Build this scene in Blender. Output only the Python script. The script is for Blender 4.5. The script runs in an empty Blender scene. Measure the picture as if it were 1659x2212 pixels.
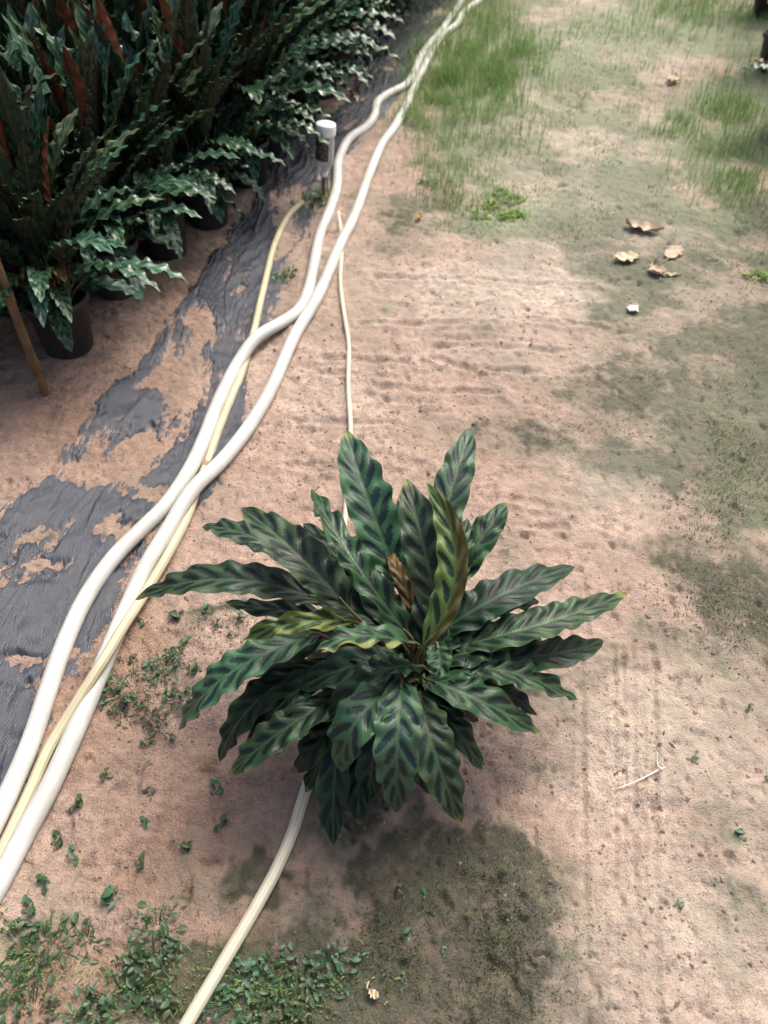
import bpy, math, random
import numpy as np
from mathutils import Vector, Matrix

random.seed(7)
rng = np.random.default_rng(11)
S = bpy.context.scene
COL = S.collection

# ------------------------------------------------------------------ camera
CAM_H = 1.40
PITCH = math.radians(45.7)          # below the horizon
FPX = 1779.0                        # focal length in units of a 1659 x 2212 picture
cam_d = bpy.data.cameras.new("camera")
cam_d.sensor_fit = 'VERTICAL'
cam_d.sensor_height = 36.0
cam_d.lens = FPX / 2212.0 * 36.0
cam_d.clip_start = 0.02
cam_d.clip_end = 400.0
cam_d.dof.use_dof = True
cam_d.dof.focus_distance = 1.55
cam_d.dof.aperture_fstop = 4.0
cam = bpy.data.objects.new("camera", cam_d)
cam.location = (0, 0, CAM_H)
cam.rotation_euler = (math.radians(90) - PITCH, 0, 0)
COL.objects.link(cam)
S.camera = cam

# ------------------------------------------------------------------ sky, sun, exposure
SUN_EL, SUN_AZ = math.radians(56), math.radians(35)     # azimuth clockwise from +Y
w = bpy.data.worlds.new("World")
S.world = w
w.use_nodes = True
nt = w.node_tree
bg = nt.nodes["Background"]
sky = nt.nodes.new("ShaderNodeTexSky")
sky.sky_type = 'NISHITA'
sky.sun_disc = False
sky.sun_elevation = SUN_EL
sky.sun_rotation = SUN_AZ
sky.air_density = 1.0
sky.dust_density = 9.0
sky.ozone_density = 1.0
nt.links.new(sky.outputs[0], bg.inputs[0])
bg.inputs[1].default_value = 0.13
sun_d = bpy.data.lights.new("sun", 'SUN')
sun_d.energy = 1.3
sun_d.angle = math.radians(26)
sun_d.color = (1.0, 0.985, 0.925)
sun = bpy.data.objects.new("sun", sun_d)
sd = Vector((math.sin(SUN_AZ) * math.cos(SUN_EL), math.cos(SUN_AZ) * math.cos(SUN_EL), math.sin(SUN_EL)))
sun.rotation_euler = sd.to_track_quat('Z', 'Y').to_euler()
sun.location = (2, 3, 6)
COL.objects.link(sun)

S.view_settings.view_transform = 'Standard'
S.view_settings.look = 'None'
S.view_settings.gamma = 1.0
S.view_settings.exposure = 0.80
S.view_settings.use_curve_mapping = False
S.cycles.use_denoising = True
S.cycles.max_bounces = 6
S.cycles.diffuse_bounces = 3
S.cycles.glossy_bounces = 3
S.cycles.transmission_bounces = 5
S.cycles.transparent_max_bounces = 8

# ------------------------------------------------------------------ measuring helpers
SP, CP = math.sin(PITCH), math.cos(PITCH)

def px(x, y, z=0.0):
    """world point at height z seen at (x, y) of the measured picture"""
    u, v = (x - 829.5) / FPX, (y - 1106.0) / FPX
    d = (CAM_H - z) / (SP + v * CP)
    return np.array((u * d, d * (CP - v * SP), z))

def depth_of(p):
    return p[1] * CP + (CAM_H - p[2]) * SP

def _hash(ix, iy, seed):
    h = (ix.astype(np.int64) * 374761393 + iy.astype(np.int64) * 668265263 + seed * 1442695041) & 0xFFFFFFFF
    h = ((h ^ (h >> 13)) * 1274126177) & 0xFFFFFFFF
    h = (h ^ (h >> 16)) & 0xFFFFFFFF
    return h / 4294967295.0

def vnoise(x, y, seed=0):
    x = np.asarray(x, float); y = np.asarray(y, float)
    ix, iy = np.floor(x), np.floor(y)
    fx, fy = x - ix, y - iy
    fx = fx * fx * (3 - 2 * fx); fy = fy * fy * (3 - 2 * fy)
    a = _hash(ix, iy, seed); b = _hash(ix + 1, iy, seed)
    c = _hash(ix, iy + 1, seed); d = _hash(ix + 1, iy + 1, seed)
    return (a + (b - a) * fx) + ((c + (d - c) * fx) - (a + (b - a) * fx)) * fy - 0.5

def fbm(x, y, f, octv, seed=0, gain=0.5):
    s, a = 0.0, 1.0
    for o in range(octv):
        ang = 0.6 * o + 0.3
        xr = x * math.cos(ang) - y * math.sin(ang)
        yr = x * math.sin(ang) + y * math.cos(ang)
        s = s + a * vnoise(xr * f, yr * f, seed + o * 17)
        f *= 2.05; a *= gain
    return s

def sstep(a, b, x):
    t = np.clip((x - a) / (b - a), 0, 1)
    return t * t * (3 - 2 * t)

def poly_dist(X, Y, pts):
    """distance to a polyline and position along it (0..1)"""
    best = np.full(np.shape(X), 1e9); along = np.zeros(np.shape(X))
    n = len(pts) - 1
    for i in range(n):
        ax, ay = pts[i][0], pts[i][1]; bx, by = pts[i + 1][0], pts[i + 1][1]
        dx, dy = bx - ax, by - ay
        t = np.clip(((X - ax) * dx + (Y - ay) * dy) / (dx * dx + dy * dy + 1e-12), 0, 1)
        d = np.hypot(X - ax - t * dx, Y - ay - t * dy)
        m = d < best
        best = np.where(m, d, best); along = np.where(m, (i + t) / n, along)
    return best, along

def blob(X, Y, cx, cy, rx, ry):
    """soft ellipse on the ground, measured in the picture, laid out on the ground"""
    c = px(cx, cy)
    l = px(cx - rx, cy); a = px(cx, cy - ry); b = px(cx, cy + ry)
    wx = abs(c[0] - l[0]); wy = abs(a[1] - b[1]) / 2
    sk = (a[0] - b[0]) / (a[1] - b[1])
    ddx = (X - c[0]) - (Y - c[1]) * sk
    return np.exp(-((ddx / wx) ** 2 + ((Y - c[1]) / wy) ** 2))

# ------------------------------------------------------------------ object helpers
def link(o, parent=None):
    COL.objects.link(o)
    if parent is not None:
        o.parent = parent
    return o

def tag(o, label=None, cat=None, group=None, kind=None):
    if label: o["label"] = label
    if cat: o["category"] = cat
    if group: o["group"] = group
    if kind: o["kind"] = kind
    return o

def empty(name, loc=(0, 0, 0), parent=None):
    o = bpy.data.objects.new(name, None)
    o.empty_display_size = 0.05
    o.location = loc
    return link(o, parent)

def mesh_np(name, V, F, mats=(), smooth=True, attrs=None, mat_idx=None):
    """F: list of faces, or an (n,4)/(n,3) int array"""
    me = bpy.data.meshes.new(name)
    V = np.asarray(V, np.float32)
    if isinstance(F, np.ndarray):
        nf, k = F.shape
        me.vertices.add(len(V)); me.vertices.foreach_set("co", V.ravel())
        me.loops.add(nf * k); me.loops.foreach_set("vertex_index", F.astype(np.int32).ravel())
        me.polygons.add(nf)
        me.polygons.foreach_set("loop_start", np.arange(0, nf * k, k, dtype=np.int32))
        me.polygons.foreach_set("loop_total", np.full(nf, k, np.int32))
    else:
        me.from_pydata(V.tolist(), [], F)
    for m in mats: me.materials.append(m)
    if mat_idx is not None:
        me.polygons.foreach_set("material_index", np.asarray(mat_idx, np.int32))
    me.polygons.foreach_set("use_smooth", np.full(len(me.polygons), smooth))
    if attrs:
        for k_, a in attrs.items():
            at = me.attributes.new(k_, 'FLOAT', 'POINT')
            at.data.foreach_set("value", np.asarray(a, np.float32).ravel())
    me.update(calc_edges=True)
    me.validate()
    return me

def obj(name, me, parent=None):
    return link(bpy.data.objects.new(name, me), parent)

def grid_faces(n, m, off=0, flip=False):
    i, j = np.meshgrid(np.arange(n - 1), np.arange(m - 1), indexing='ij')
    a = (i * m + j).ravel() + off
    F = np.stack([a, a + m, a + m + 1, a + 1], 1)
    return F[:, ::-1] if flip else F

def catmull(pts, n):
    P = np.asarray(pts, float)
    P = np.vstack([2 * P[0] - P[1], P, 2 * P[-1] - P[-2]])
    out = []
    segs = len(P) - 3
    for s in range(segs):
        p0, p1, p2, p3 = P[s:s + 4]
        for t in np.linspace(0, 1, n, endpoint=False):
            out.append(.5 * (2 * p1 + (p2 - p0) * t + (2 * p0 - 5 * p1 + 4 * p2 - p3) * t * t + (3 * p1 - p0 - 3 * p2 + p3) * t ** 3))
    out.append(P[-2])
    return np.array(out)

def tube(path, rad, seg=12, wob=0.0):
    path = np.asarray(path, float); n = len(path)
    rad = np.full(n, rad) if np.isscalar(rad) else np.asarray(rad)
    T = np.gradient(path, axis=0); T /= np.linalg.norm(T, axis=1)[:, None] + 1e-12
    ref = np.array((0, 0, 1.0)) if abs(T[:, 2]).mean() < .8 else np.array((1.0, 0, 0))
    A = np.cross(T, ref); A /= np.linalg.norm(A, axis=1)[:, None] + 1e-12
    B = np.cross(A, T)
    th = np.linspace(0, 2 * np.pi, seg, endpoint=False)
    V = path[:, None, :] + rad[:, None, None] * (np.cos(th)[None, :, None] * A[:, None, :] + np.sin(th)[None, :, None] * B[:, None, :])
    V = V.reshape(-1, 3)
    F = []
    for i in range(n - 1):
        for j in range(seg):
            k = (j + 1) % seg
            F.append((i * seg + j, i * seg + k, (i + 1) * seg + k, (i + 1) * seg + j))
    F.append(tuple(range(seg - 1, -1, -1)))
    F.append(tuple((n - 1) * seg + j for j in range(seg)))
    ang = np.tile(np.arange(seg) / seg, n)
    return V, F, ang

def lathe(profile, seg=28):
    """closed profile of (r, z) swept round z"""
    V, F = [], []
    n = len(profile)
    for r, z in profile:
        for j in range(seg):
            a = 2 * math.pi * j / seg
            V.append((r * math.cos(a), r * math.sin(a), z))
    for i in range(n - 1):
        for j in range(seg):
            k = (j + 1) % seg
            F.append((i * seg + j, i * seg + k, (i + 1) * seg + k, (i + 1) * seg + j))
    F.append(tuple(range(seg - 1, -1, -1)))
    F.append(tuple((n - 1) * seg + j for j in range(seg)))
    return V, F

# ------------------------------------------------------------------ materials
class NB:
    def __init__(s, name):
        s.m = bpy.data.materials.new(name); s.m.use_nodes = True
        s.t = s.m.node_tree; s.n = s.t.nodes; s.l = s.t.links
        s.b = s.n["Principled BSDF"]; s.out = s.n["Material Output"]
    def sock(s, v, inp):
        if isinstance(v, bpy.types.NodeSocket): s.l.new(v, inp)
        elif v is not None:
            if hasattr(inp.default_value, '__len__') and not hasattr(v, '__len__'): v = (v,) * len(inp.default_value)
            if hasattr(v, '__len__') and len(v) == 3 and len(inp.default_value) == 4: v = (*v, 1)
            inp.default_value = v
    def attr(s, n):
        a = s.n.new("ShaderNodeAttribute"); a.attribute_name = n; return a.outputs["Fac"]
    def pos(s):
        return s.n.new("ShaderNodeTexCoord").outputs["Object"]
    def scaled(s, vec, sc):
        m = s.n.new("ShaderNodeMapping"); s.l.new(vec, m.inputs[0]); m.inputs["Scale"].default_value = sc; return m.outputs[0]
    def noise(s, scale, detail=3, rough=.55, vec=None, dist=0.0):
        t = s.n.new("ShaderNodeTexNoise"); t.inputs["Scale"].default_value = scale
        t.inputs["Detail"].default_value = detail; t.inputs["Roughness"].default_value = rough
        t.inputs["Distortion"].default_value = dist
        s.l.new(vec or s.pos(), t.inputs["Vector"]); return t.outputs[0]
    def voro(s, scale, vec=None, feat='F1'):
        t = s.n.new("ShaderNodeTexVoronoi"); t.inputs["Scale"].default_value = scale; t.feature = feat
        s.l.new(vec or s.pos(), t.inputs["Vector"]); return t.outputs[0]
    def math(s, op, a, b=None, c=None):
        m = s.n.new("ShaderNodeMath"); m.operation = op
        for i, v in enumerate((a, b, c)):
            if v is not None: s.sock(v, m.inputs[i])
        return m.outputs[0]
    def rng(s, v, a, b, c=0., d=1., smooth=True):
        m = s.n.new("ShaderNodeMapRange"); m.interpolation_type = 'SMOOTHSTEP' if smooth else 'LINEAR'
        s.sock(v, m.inputs[0])
        for i, q in enumerate((a, b, c, d)): m.inputs[i + 1].default_value = q
        return m.outputs[0]
    def mix(s, f, a, b):
        m = s.n.new("ShaderNodeMix"); m.data_type = 'RGBA'
        s.sock(f, m.inputs[0]); s.sock(a, m.inputs[6]); s.sock(b, m.inputs[7]); return m.outputs[2]
    def mul(s, f, a, b):
        m = s.n.new("ShaderNodeMix"); m.data_type = 'RGBA'; m.blend_type = 'MULTIPLY'
        s.sock(f, m.inputs[0]); s.sock(a, m.inputs[6]); s.sock(b, m.inputs[7]); return m.outputs[2]
    def hsv(s, col, h=.5, sat=1., v=1.):
        m = s.n.new("ShaderNodeHueSaturation")
        s.sock(h, m.inputs[0]); s.sock(sat, m.inputs[1]); s.sock(v, m.inputs[2]); s.sock(col, m.inputs[4]); return m.outputs[0]
    def rnd(s):
        return s.n.new("ShaderNodeObjectInfo").outputs["Random"]
    def bump(s, h, dist, strength=1.0, prev=None):
        b = s.n.new("ShaderNodeBump"); b.inputs["Strength"].default_value = strength
        b.inputs["Distance"].default_value = dist; s.sock(h, b.inputs["Height"])
        if prev is not None: s.l.new(prev, b.inputs["Normal"])
        return b.outputs[0]
    def done(s, col=None, rough=None, nrm=None, spec=None, trans=None, tcol=None):
        if col is not None: s.sock(col, s.b.inputs["Base Color"])
        if rough is not None: s.sock(rough, s.b.inputs["Roughness"])
        if nrm is not None: s.l.new(nrm, s.b.inputs["Normal"])
        if spec is not None: s.sock(spec, s.b.inputs["Specular IOR Level"])
        if trans:
            t = s.n.new("ShaderNodeBsdfTranslucent"); s.sock(tcol if tcol is not None else col, t.inputs[0])
            x = s.n.new("ShaderNodeMixShader"); x.inputs[0].default_value = trans
            s.l.new(s.b.outputs[0], x.inputs[1]); s.l.new(t.outputs[0], x.inputs[2]); s.l.new(x.outputs[0], s.out.inputs[0])
        return s.m

def mat_ground():
    k = NB("sandy_soil")
    moss, damp, pale, green = k.attr("moss"), k.attr("damp"), k.attr("pale"), k.attr("green")
    n1 = k.noise(9, 4); n2 = k.noise(60, 4, .6); n3 = k.noise(260, 3, .65); n4 = k.noise(800, 2, .6)
    nm = k.noise(24, 5, .65)
    sand = k.mix(k.rng(n1, .3, .7), (.485, .362, .298), (.455, .336, .272))
    sand = k.mix(k.math('MULTIPLY', pale, k.rng(n2, .2, .75, .55, 1.)), sand, (.57, .50, .415))
    dm = k.math('MULTIPLY', damp, k.rng(n2, .2, .8, .7, 1.))
    sand = k.mix(dm, sand, (.31, .192, .135))
    sand = k.hsv(sand, v=k.rng(nm, .28, .72, .78, 1.16))
    sand = k.hsv(sand, v=k.rng(n2, .28, .72, .80, 1.14))
    sand = k.hsv(sand, v=k.rng(n3, .28, .72, .74, 1.16))
    sand = k.hsv(sand, v=k.rng(n4, .3, .7, .86, 1.10))
    grit = k.rng(k.voro(330), .0, .22, 1., 0.)
    sand = k.mix(k.math('MULTIPLY', grit, .35), sand, (.14, .10, .08))
    spot = k.math('MULTIPLY', k.rng(k.voro(70), .0, .22, 1., 0.), k.rng(nm, .5, .62))      # bits of rotted leaf and dark grit
    sand = k.mix(k.math('MULTIPLY', spot, .7), sand, (.10, .075, .06))
    # algae film and moss
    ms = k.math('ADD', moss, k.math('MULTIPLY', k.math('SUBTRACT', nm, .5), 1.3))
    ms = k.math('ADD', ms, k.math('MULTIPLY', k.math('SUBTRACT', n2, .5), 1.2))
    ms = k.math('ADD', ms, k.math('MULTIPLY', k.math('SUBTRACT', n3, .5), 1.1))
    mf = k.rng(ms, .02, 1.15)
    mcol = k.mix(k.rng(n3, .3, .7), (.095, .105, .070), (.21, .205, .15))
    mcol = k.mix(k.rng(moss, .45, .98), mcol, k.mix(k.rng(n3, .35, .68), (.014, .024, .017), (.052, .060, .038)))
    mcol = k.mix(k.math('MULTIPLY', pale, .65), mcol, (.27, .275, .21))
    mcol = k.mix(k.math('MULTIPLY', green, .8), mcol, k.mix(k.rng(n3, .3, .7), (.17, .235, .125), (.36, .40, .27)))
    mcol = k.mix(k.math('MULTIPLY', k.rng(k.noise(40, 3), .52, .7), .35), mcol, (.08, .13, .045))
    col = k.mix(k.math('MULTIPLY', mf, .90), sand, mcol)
    hm = k.bump(n2, .010, .7)
    h = k.bump(n3, .0045, .9, hm)
    h = k.bump(n4, .0015, .7, h)
    return k.done(col, .93, h, .25)

def mat_cloth():
    k = NB("woven_ground_cloth")
    p = k.pos()
    n = k.noise(14, 4, .6); f = k.noise(240, 3, .6); d = k.attr("dust")
    sheen_streak = k.noise(30, 3, .6, k.scaled(p, (3.0, .45, 1)))
    col = k.mix(k.rng(n, .3, .7), (.028, .035, .050), (.052, .061, .082))
    col = k.mix(k.rng(sheen_streak, .5, .75, 0, .45), col, (.085, .094, .115))  # paler streaks paint a sheen into the cloth colour
    du = k.math('ADD', k.math('MULTIPLY', d, 1.0), k.math('MULTIPLY', k.math('SUBTRACT', f, .5), 1.2))
    col = k.mix(k.rng(du, .42, .85, 0, .9), col, (.36, .235, .175))
    wv = k.n.new("ShaderNodeTexWave"); wv.inputs["Scale"].default_value = 110; k.l.new(p, wv.inputs[0])
    h = k.bump(wv.outputs[1], .0012, .7)
    h = k.bump(f, .0015, .5, h)
    return k.done(col, k.rng(n, .3, .7, .36, .5), h, .6)

def mat_hose(name, c1, c2, ribs=0.0):
    k = NB(name)
    n = k.noise(11, 4, .6); f = k.noise(120, 3, .6)
    a = k.attr("ang")
    col = k.mix(k.rng(n, .35, .7), c1, c2)
    stain = k.noise(5, 5, .7)
    col = k.mix(k.rng(stain, .5, .72, 0., .35), col, (.42, .36, .28))
    dirt = k.math('MULTIPLY', k.rng(f, .48, .75), k.rng(n, .35, .65))
    col = k.mix(k.math('MULTIPLY', dirt, .22), col, (.45, .37, .28))
    low = k.rng(k.math('ABSOLUTE', k.math('SUBTRACT', a, .75)), .10, .26, .7, 0.)   # soil rubbed on the belly
    col = k.mix(k.math('MULTIPLY', low, k.rng(f, .3, .6)), col, (.36, .26, .19))
    h = k.bump(f, .0008, .4)
    if ribs:
        st = k.math('SINE', k.math('MULTIPLY', a, 2 * math.pi * 8))
        col = k.mix(k.rng(st, .2, 1., 0., .45), col, tuple(q * .55 for q in c2))
        h = k.bump(st, .001, ribs, h)
    return k.done(col, .42, h, .45)

def mat_leaf(name, light, dark, mid=None, trans=.10, rough=.36, hue=.02, spec=.5):
    k = NB(name)
    d, rib, yel, rd = k.attr("dark"), k.attr("rib"), k.attr("yel"), k.rnd()
    n = k.noise(35, 3, .6)
    d2 = k.math('ADD', d, k.math('MULTIPLY', k.math('SUBTRACT', n, .5), .45))
    col = k.mix(k.rng(d2, .2, .8), light, dark)
    col = k.hsv(col, k.rng(rd, 0, 1, .5 - hue, .5 + hue, False), 1., k.rng(rd, 0, 1, .78, 1.25, False))
    ycol = k.mix(k.rng(d, .2, .8), (.20, .22, .065), (.06, .10, .03))
    bcol = k.mix(k.rng(n, .35, .7), (.115, .060, .018), (.05, .032, .013))
    col = k.mix(k.rng(yel, 0., .5), col, ycol)
    col = k.mix(k.rng(yel, .5, 1.), col, bcol)
    col = k.mix(k.math('MULTIPLY', rib, .4), col, mid or (.075, .13, .06))
    h = k.bump(n, .0015, .35)
    fine = k.noise(160, 2); h = k.bump(fine, .0005, .3, h)
    vs = k.math('SINE', k.math('MULTIPLY', k.attr("vein"), 2 * math.pi * 5))
    h = k.bump(vs, .0005, .2, h)
    col = k.hsv(col, v=k.rng(vs, -1, 1, .98, 1.02, False))
    big = k.noise(14, 3, .6)
    col = k.hsv(col, v=k.rng(big, .3, .7, .72, 1.2))
    speck = k.math('MULTIPLY', k.rng(k.voro(190), .0, .16, 1., 0.), k.rng(big, .5, .6))
    col = k.mix(k.math('MULTIPLY', speck, .6), col, (.13, .11, .06))
    return k.done(col, k.rng(n, .3, .7, rough - .06, rough + .1), h, spec, trans)

def mat_under(name, c1, c2, trans=.12):
    k = NB(name)
    n = k.noise(30, 3, .6); rib, rd = k.attr("rib"), k.rnd()
    col = k.mix(k.rng(n, .3, .7), c1, c2)
    col = k.hsv(col, k.rng(rd, 0, 1, .485, .515, False), 1., k.rng(rd, 0, 1, .55, 1.35, False))
    col = k.mix(k.math('MULTIPLY', rib, .4), col, (.16, .08, .05))
    return k.done(col, .5, k.bump(n, .001, .4), .35, trans)

def mat_plain(name, c1, c2, scale=40, rough=.6, bump=.001, spec=.4, trans=0., rv=0.):
    k = NB(name)
    n = k.noise(scale, 4, .6)
    col = k.mix(k.rng(n, .3, .7), c1, c2)
    if rv: col = k.hsv(col, k.rng(k.rnd(), 0, 1, .5 - rv * .12, .5 + rv * .12, False), 1., k.rng(k.rnd(), 0, 1, 1 - rv, 1 + rv, False))
    return k.done(col, rough, k.bump(n, bump, .5), spec, trans)

def mat_grass(name, a, b, c):
    k = NB(name)
    v, h = k.attr("vary"), k.attr("tip")
    col = k.mix(k.rng(v, 0, .75, 0, 1, False), a, b)
    col = k.mix(k.rng(v, .8, 1.), col, c)
    col = k.mix(k.math('MULTIPLY', h, .3), col, c)
    return k.done(col, .5, None, .35, .25)

M = {}
M['ground'] = mat_ground()
M['cloth'] = mat_cloth()
M['hose_white'] = mat_hose("white_hose_plastic", (.56, .57, .54), (.47, .475, .44))
M['hose_yellow'] = mat_hose("faded_yellow_hose_plastic", (.56, .52, .35), (.47, .43, .28), .2)
M['hose_cream'] = mat_hose("cream_hose_plastic", (.64, .60, .46), (.54, .50, .38), .2)
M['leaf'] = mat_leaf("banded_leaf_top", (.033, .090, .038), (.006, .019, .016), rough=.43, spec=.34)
M['leaf_grey'] = mat_leaf("banded_leaf_top_sheen", (.042, .088, .042), (.008, .022, .019), rough=.44, spec=.36)  # greyer copy of leaf, sky sheen put into its colour
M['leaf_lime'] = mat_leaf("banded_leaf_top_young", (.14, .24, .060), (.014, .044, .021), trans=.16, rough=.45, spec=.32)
M['leaf_deep'] = mat_leaf("banded_leaf_top_shaded", (.013, .040, .017), (.004, .012, .009), rough=.46, spec=.3)  # darker copy of leaf, shade inside the rosette put into its colour
M['under'] = mat_under("leaf_underside_maroon", (.085, .022, .020), (.05, .016, .016))
M['petiole'] = mat_plain("petiole", (.10, .13, .05), (.12, .06, .035), 30, .5)
M['bedleaf'] = mat_leaf("bed_leaf_top", (.056, .138, .074), (.014, .045, .033), rough=.24, hue=.03, trans=.12, spec=.6)
M['bedleaf2'] = mat_leaf("bed_leaf_top_light", (.095, .165, .070), (.022, .055, .032), rough=.34, hue=.03, trans=.15)
M['bedunder'] = mat_under("bed_leaf_underside_rust", (.27, .060, .026), (.15, .034, .020), .3)
M['bedunder2'] = mat_under("bed_leaf_underside_plum", (.030, .030, .016), (.018, .026, .014), .15)
M['bedunder3'] = mat_under("bed_leaf_underside_olive", (.030, .060, .032), (.026, .038, .020), .18)
M['pot'] = mat_plain("black_pot_plastic", (.022, .022, .026), (.045, .042, .045), 18, .5, .0006)
M['pot_dusty'] = mat_plain("dusty_black_pot_plastic", (.040, .037, .040), (.095, .078, .068), 14, .6, .0008)
M['peat'] = mat_plain("potting_soil", (.030, .020, .013), (.070, .046, .030), 160, .95, .006, .2)
M['bamboo'] = mat_plain("old_bamboo", (.20, .115, .055), (.11, .060, .030), 25, .6, .001)
M['cap'] = mat_plain("white_cap_plastic", (.86, .86, .87), (.80, .80, .82), 20, .35, .0003)
M['stakewood'] = mat_plain("weathered_stick", (.22, .15, .10), (.12, .08, .055), 40, .8)
M['dryleaf'] = mat_plain("dry_leaf", (.58, .485, .36), (.47, .38, .27), 40, .8, .001, .2, .0, .1)
M['dryleaf_rust'] = mat_plain("rusty_dry_leaf", (.44, .32, .14), (.34, .22, .09), 40, .8, .002, .2, .15, .1)
M['scrap'] = mat_plain("white_scrap", (.80, .77, .70), (.70, .64, .55), 40, .7)
M['weed'] = mat_plain("weed_leaf", (.026, .074, .025), (.052, .108, .040), 25, .45, .0006, .5, .15, .45)
M['weed_lime'] = mat_plain("creeping_weed_leaf", (.14, .27, .035), (.20, .34, .06), 25, .55, .0006, .3, .25, .15)
M['litter'] = mat_plain("rotted_leaf", (.07, .048, .032), (.20, .15, .09), 9, .9, .001, .2)
M['crumb'] = mat_plain("soil_crumb", (.34, .245, .195), (.20, .145, .115), 60, .95, .001, .2)
M['grass'] = mat_grass("grass_blade", (.13, .27, .07), (.21, .36, .11), (.40, .42, .19))
M['stubble'] = mat_grass("moss_stubble", (.055, .085, .045), (.10, .13, .065), (.24, .21, .13))
k = NB("bottle_label"); n_ = k.noise(90, 3, .7)
M['label'] = k.done(k.mix(k.rng(n_, .52, .62), (.045, .035, .045), (.23, .19, .05)), .5, None, .4)
k = NB("cloudy_clear_plastic"); k.sock((.60, .60, .63), k.b.inputs["Base Color"])
k.b.inputs["Transmission Weight"].default_value = .45; k.b.inputs["Roughness"].default_value = .28
M['clear'] = k.m

# ------------------------------------------------------------------ ground shape
RUTS = [([(930, 772), (1010, 792), (1090, 800), (1180, 806), (1290, 800)], .010, .007),
        ([(880, 722), (980, 730), (1090, 735), (1180, 742)], .010, .0045),
        ([(840, 860), (930, 868), (1020, 872)], .010, .004),
        ([(690, 800), (780, 806), (850, 815)], .010, .004),
        ([(780, 640), (900, 655), (1010, 662)], .010, .003),
        ([(690, 960), (800, 980), (900, 1000)], .012, .004),
        ([(1050, 1075), (1140, 1082), (1240, 1100)], .011, .006),
        ([(1180, 1270), (1250, 1200), (1300, 1160)], .011, .005)]
RUTS += [([(x0, y0), (x0 + .5 * dx_, y0 + 6), (x0 + dx_, y0 + 10)], .009, .0055) for x0, y0, dx_ in
         [(760, 590, 260), (1000, 600, 280), (770, 690, 330), (900, 745, 330), (700, 770, 180), (820, 835, 260), (640, 900, 200), (1080, 690, 220), (620, 1000, 160), (1060, 1130, 160)]]
RUTS = [([px(*q)[:2] for q in r], wd, dp * 1.5) for r, wd, dp in RUTS]
TRACKS = [[px(x0, 1400)[:2], px(x0 + 4, 1700)[:2], px(x0 + 12, 2240)[:2]] for x0 in (1255, 1326, 1345, 1364, 1410)]
HOSE_A = [(-70, 1880), (-20, 1775), (22, 1690), (62, 1600), (100, 1490), (135, 1390), (180, 1290), (240, 1203), (300, 1142), (360, 1087), (408, 1022), (440, 940), (465, 870), (500, 800), (545, 743), (600, 702), (643, 665), (664, 625), (678, 560), (690, 500), (713, 445), (727, 400), (731, 350), (752, 308), (788, 282), (808, 256), (815, 226), (842, 204), (878, 184), (896, 155), (909, 128), (930, 106), (958, 66), (980, 30), (1000, -3), (1030, -50)]
HOSE_B = [(-90, 2060), (-40, 1960), (0, 1885), (50, 1790), (112, 1678), (180, 1530), (225, 1422), (262, 1333), (312, 1222), (362, 1142), (413, 1070), (472, 1000), (540, 908), (590, 820), (640, 712), (690, 625), (730, 530), (765, 460), (795, 380), (822, 322), (850, 284), (878, 229), (897, 185), (915, 150), (937, 108), (962, 76), (988, 56), (999, 30), (1033, 4), (1075, -25)]
HOSE_C = [(652, 432), (620, 462), (592, 520), (576, 580), (561, 645), (545, 720), (520, 800), (496, 855), (471, 920), (450, 985), (428, 1040), (404, 1110), (375, 1170), (333, 1248), (286, 1340), (244, 1422), (206, 1478), (174, 1520), (108, 1612), (57, 1714), (0, 1828), (-50, 1930)]
HOSE_D = [(731, 452), (738, 520), (735, 600), (743, 670), (753, 740), (752, 830), (757, 920), (752, 1000), (748, 1080), (743, 1160), (744, 1250), (746, 1330), (730, 1430), (700, 1500)]
HOSE_E = [(705, 1560), (682, 1640), (656, 1718), (630, 1800), (590, 1890), (540, 1980), (478, 2082), (400, 2212), (345, 2310)]

HOSE_G = [([px(*q)[:2] for q in hh[::2]], rr) for hh, rr in ((HOSE_A, .0165), (HOSE_B, .0165), (HOSE_C, .009), (HOSE_E, .010), (HOSE_D, .006))]

def Hlow(x, y):
    return .030 * fbm(x, y, .9, 2, 3) + .012 * fbm(x, y, 3.2, 2, 5)

def H(x, y):
    x = np.asarray(x, float); y = np.asarray(y, float)
    h = Hlow(x, y) + .010 * fbm(x, y, 11, 3, 9) + .0055 * fbm(x, y, 45, 3, 21)
    wx, wy = x + .018 * vnoise(x * 60, y * 60, 45), y + .018 * vnoise(x * 60, y * 60, 46)
    pk = vnoise(wx * 31, wy * 31, 40)                       # pock marks
    dens = sstep(-.1, .25, fbm(x, y, 2.2, 2, 44))
    h = h - .010 * sstep(.33, .46, pk) * (.25 + .75 * dens)
    pk2 = vnoise(x * 55 + 9, y * 55, 41)
    h = h - .006 * sstep(.33, .46, pk2)
    for r, wd, dp in RUTS:
        d, a = poly_dist(x, y, r)
        d = d + .012 * vnoise(x * 40, y * 40, 50)
        h = h - dp * np.exp(-(d / wd) ** 2) * sstep(-.4, .2, vnoise(x * 18, y * 18, 51)) + dp * .5 * np.exp(-((d - 2.2 * wd) / wd) ** 2)
    for hp, hr in HOSE_G:
        d, a = poly_dist(x, y, hp)
        h = h + hr * .95 * np.exp(-(d / (hr * 2.0)) ** 2) * sstep(-.25, .3, fbm(x, y, 7, 2, 53) + .5 * vnoise(x * 30, y * 30, 54))
    for t in TRACKS:
        d, a = poly_dist(x, y, t)
        h = h - .004 * np.exp(-(d / .006) ** 2) * (1 - a * .3) * sstep(-.5, .1, vnoise(x * 9, y * 5, 52)) + .002 * np.exp(-((d - .011) / .005) ** 2)
    return h

def h1(x, y):
    return float(H(np.array([x]), np.array([y]))[0])

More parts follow.
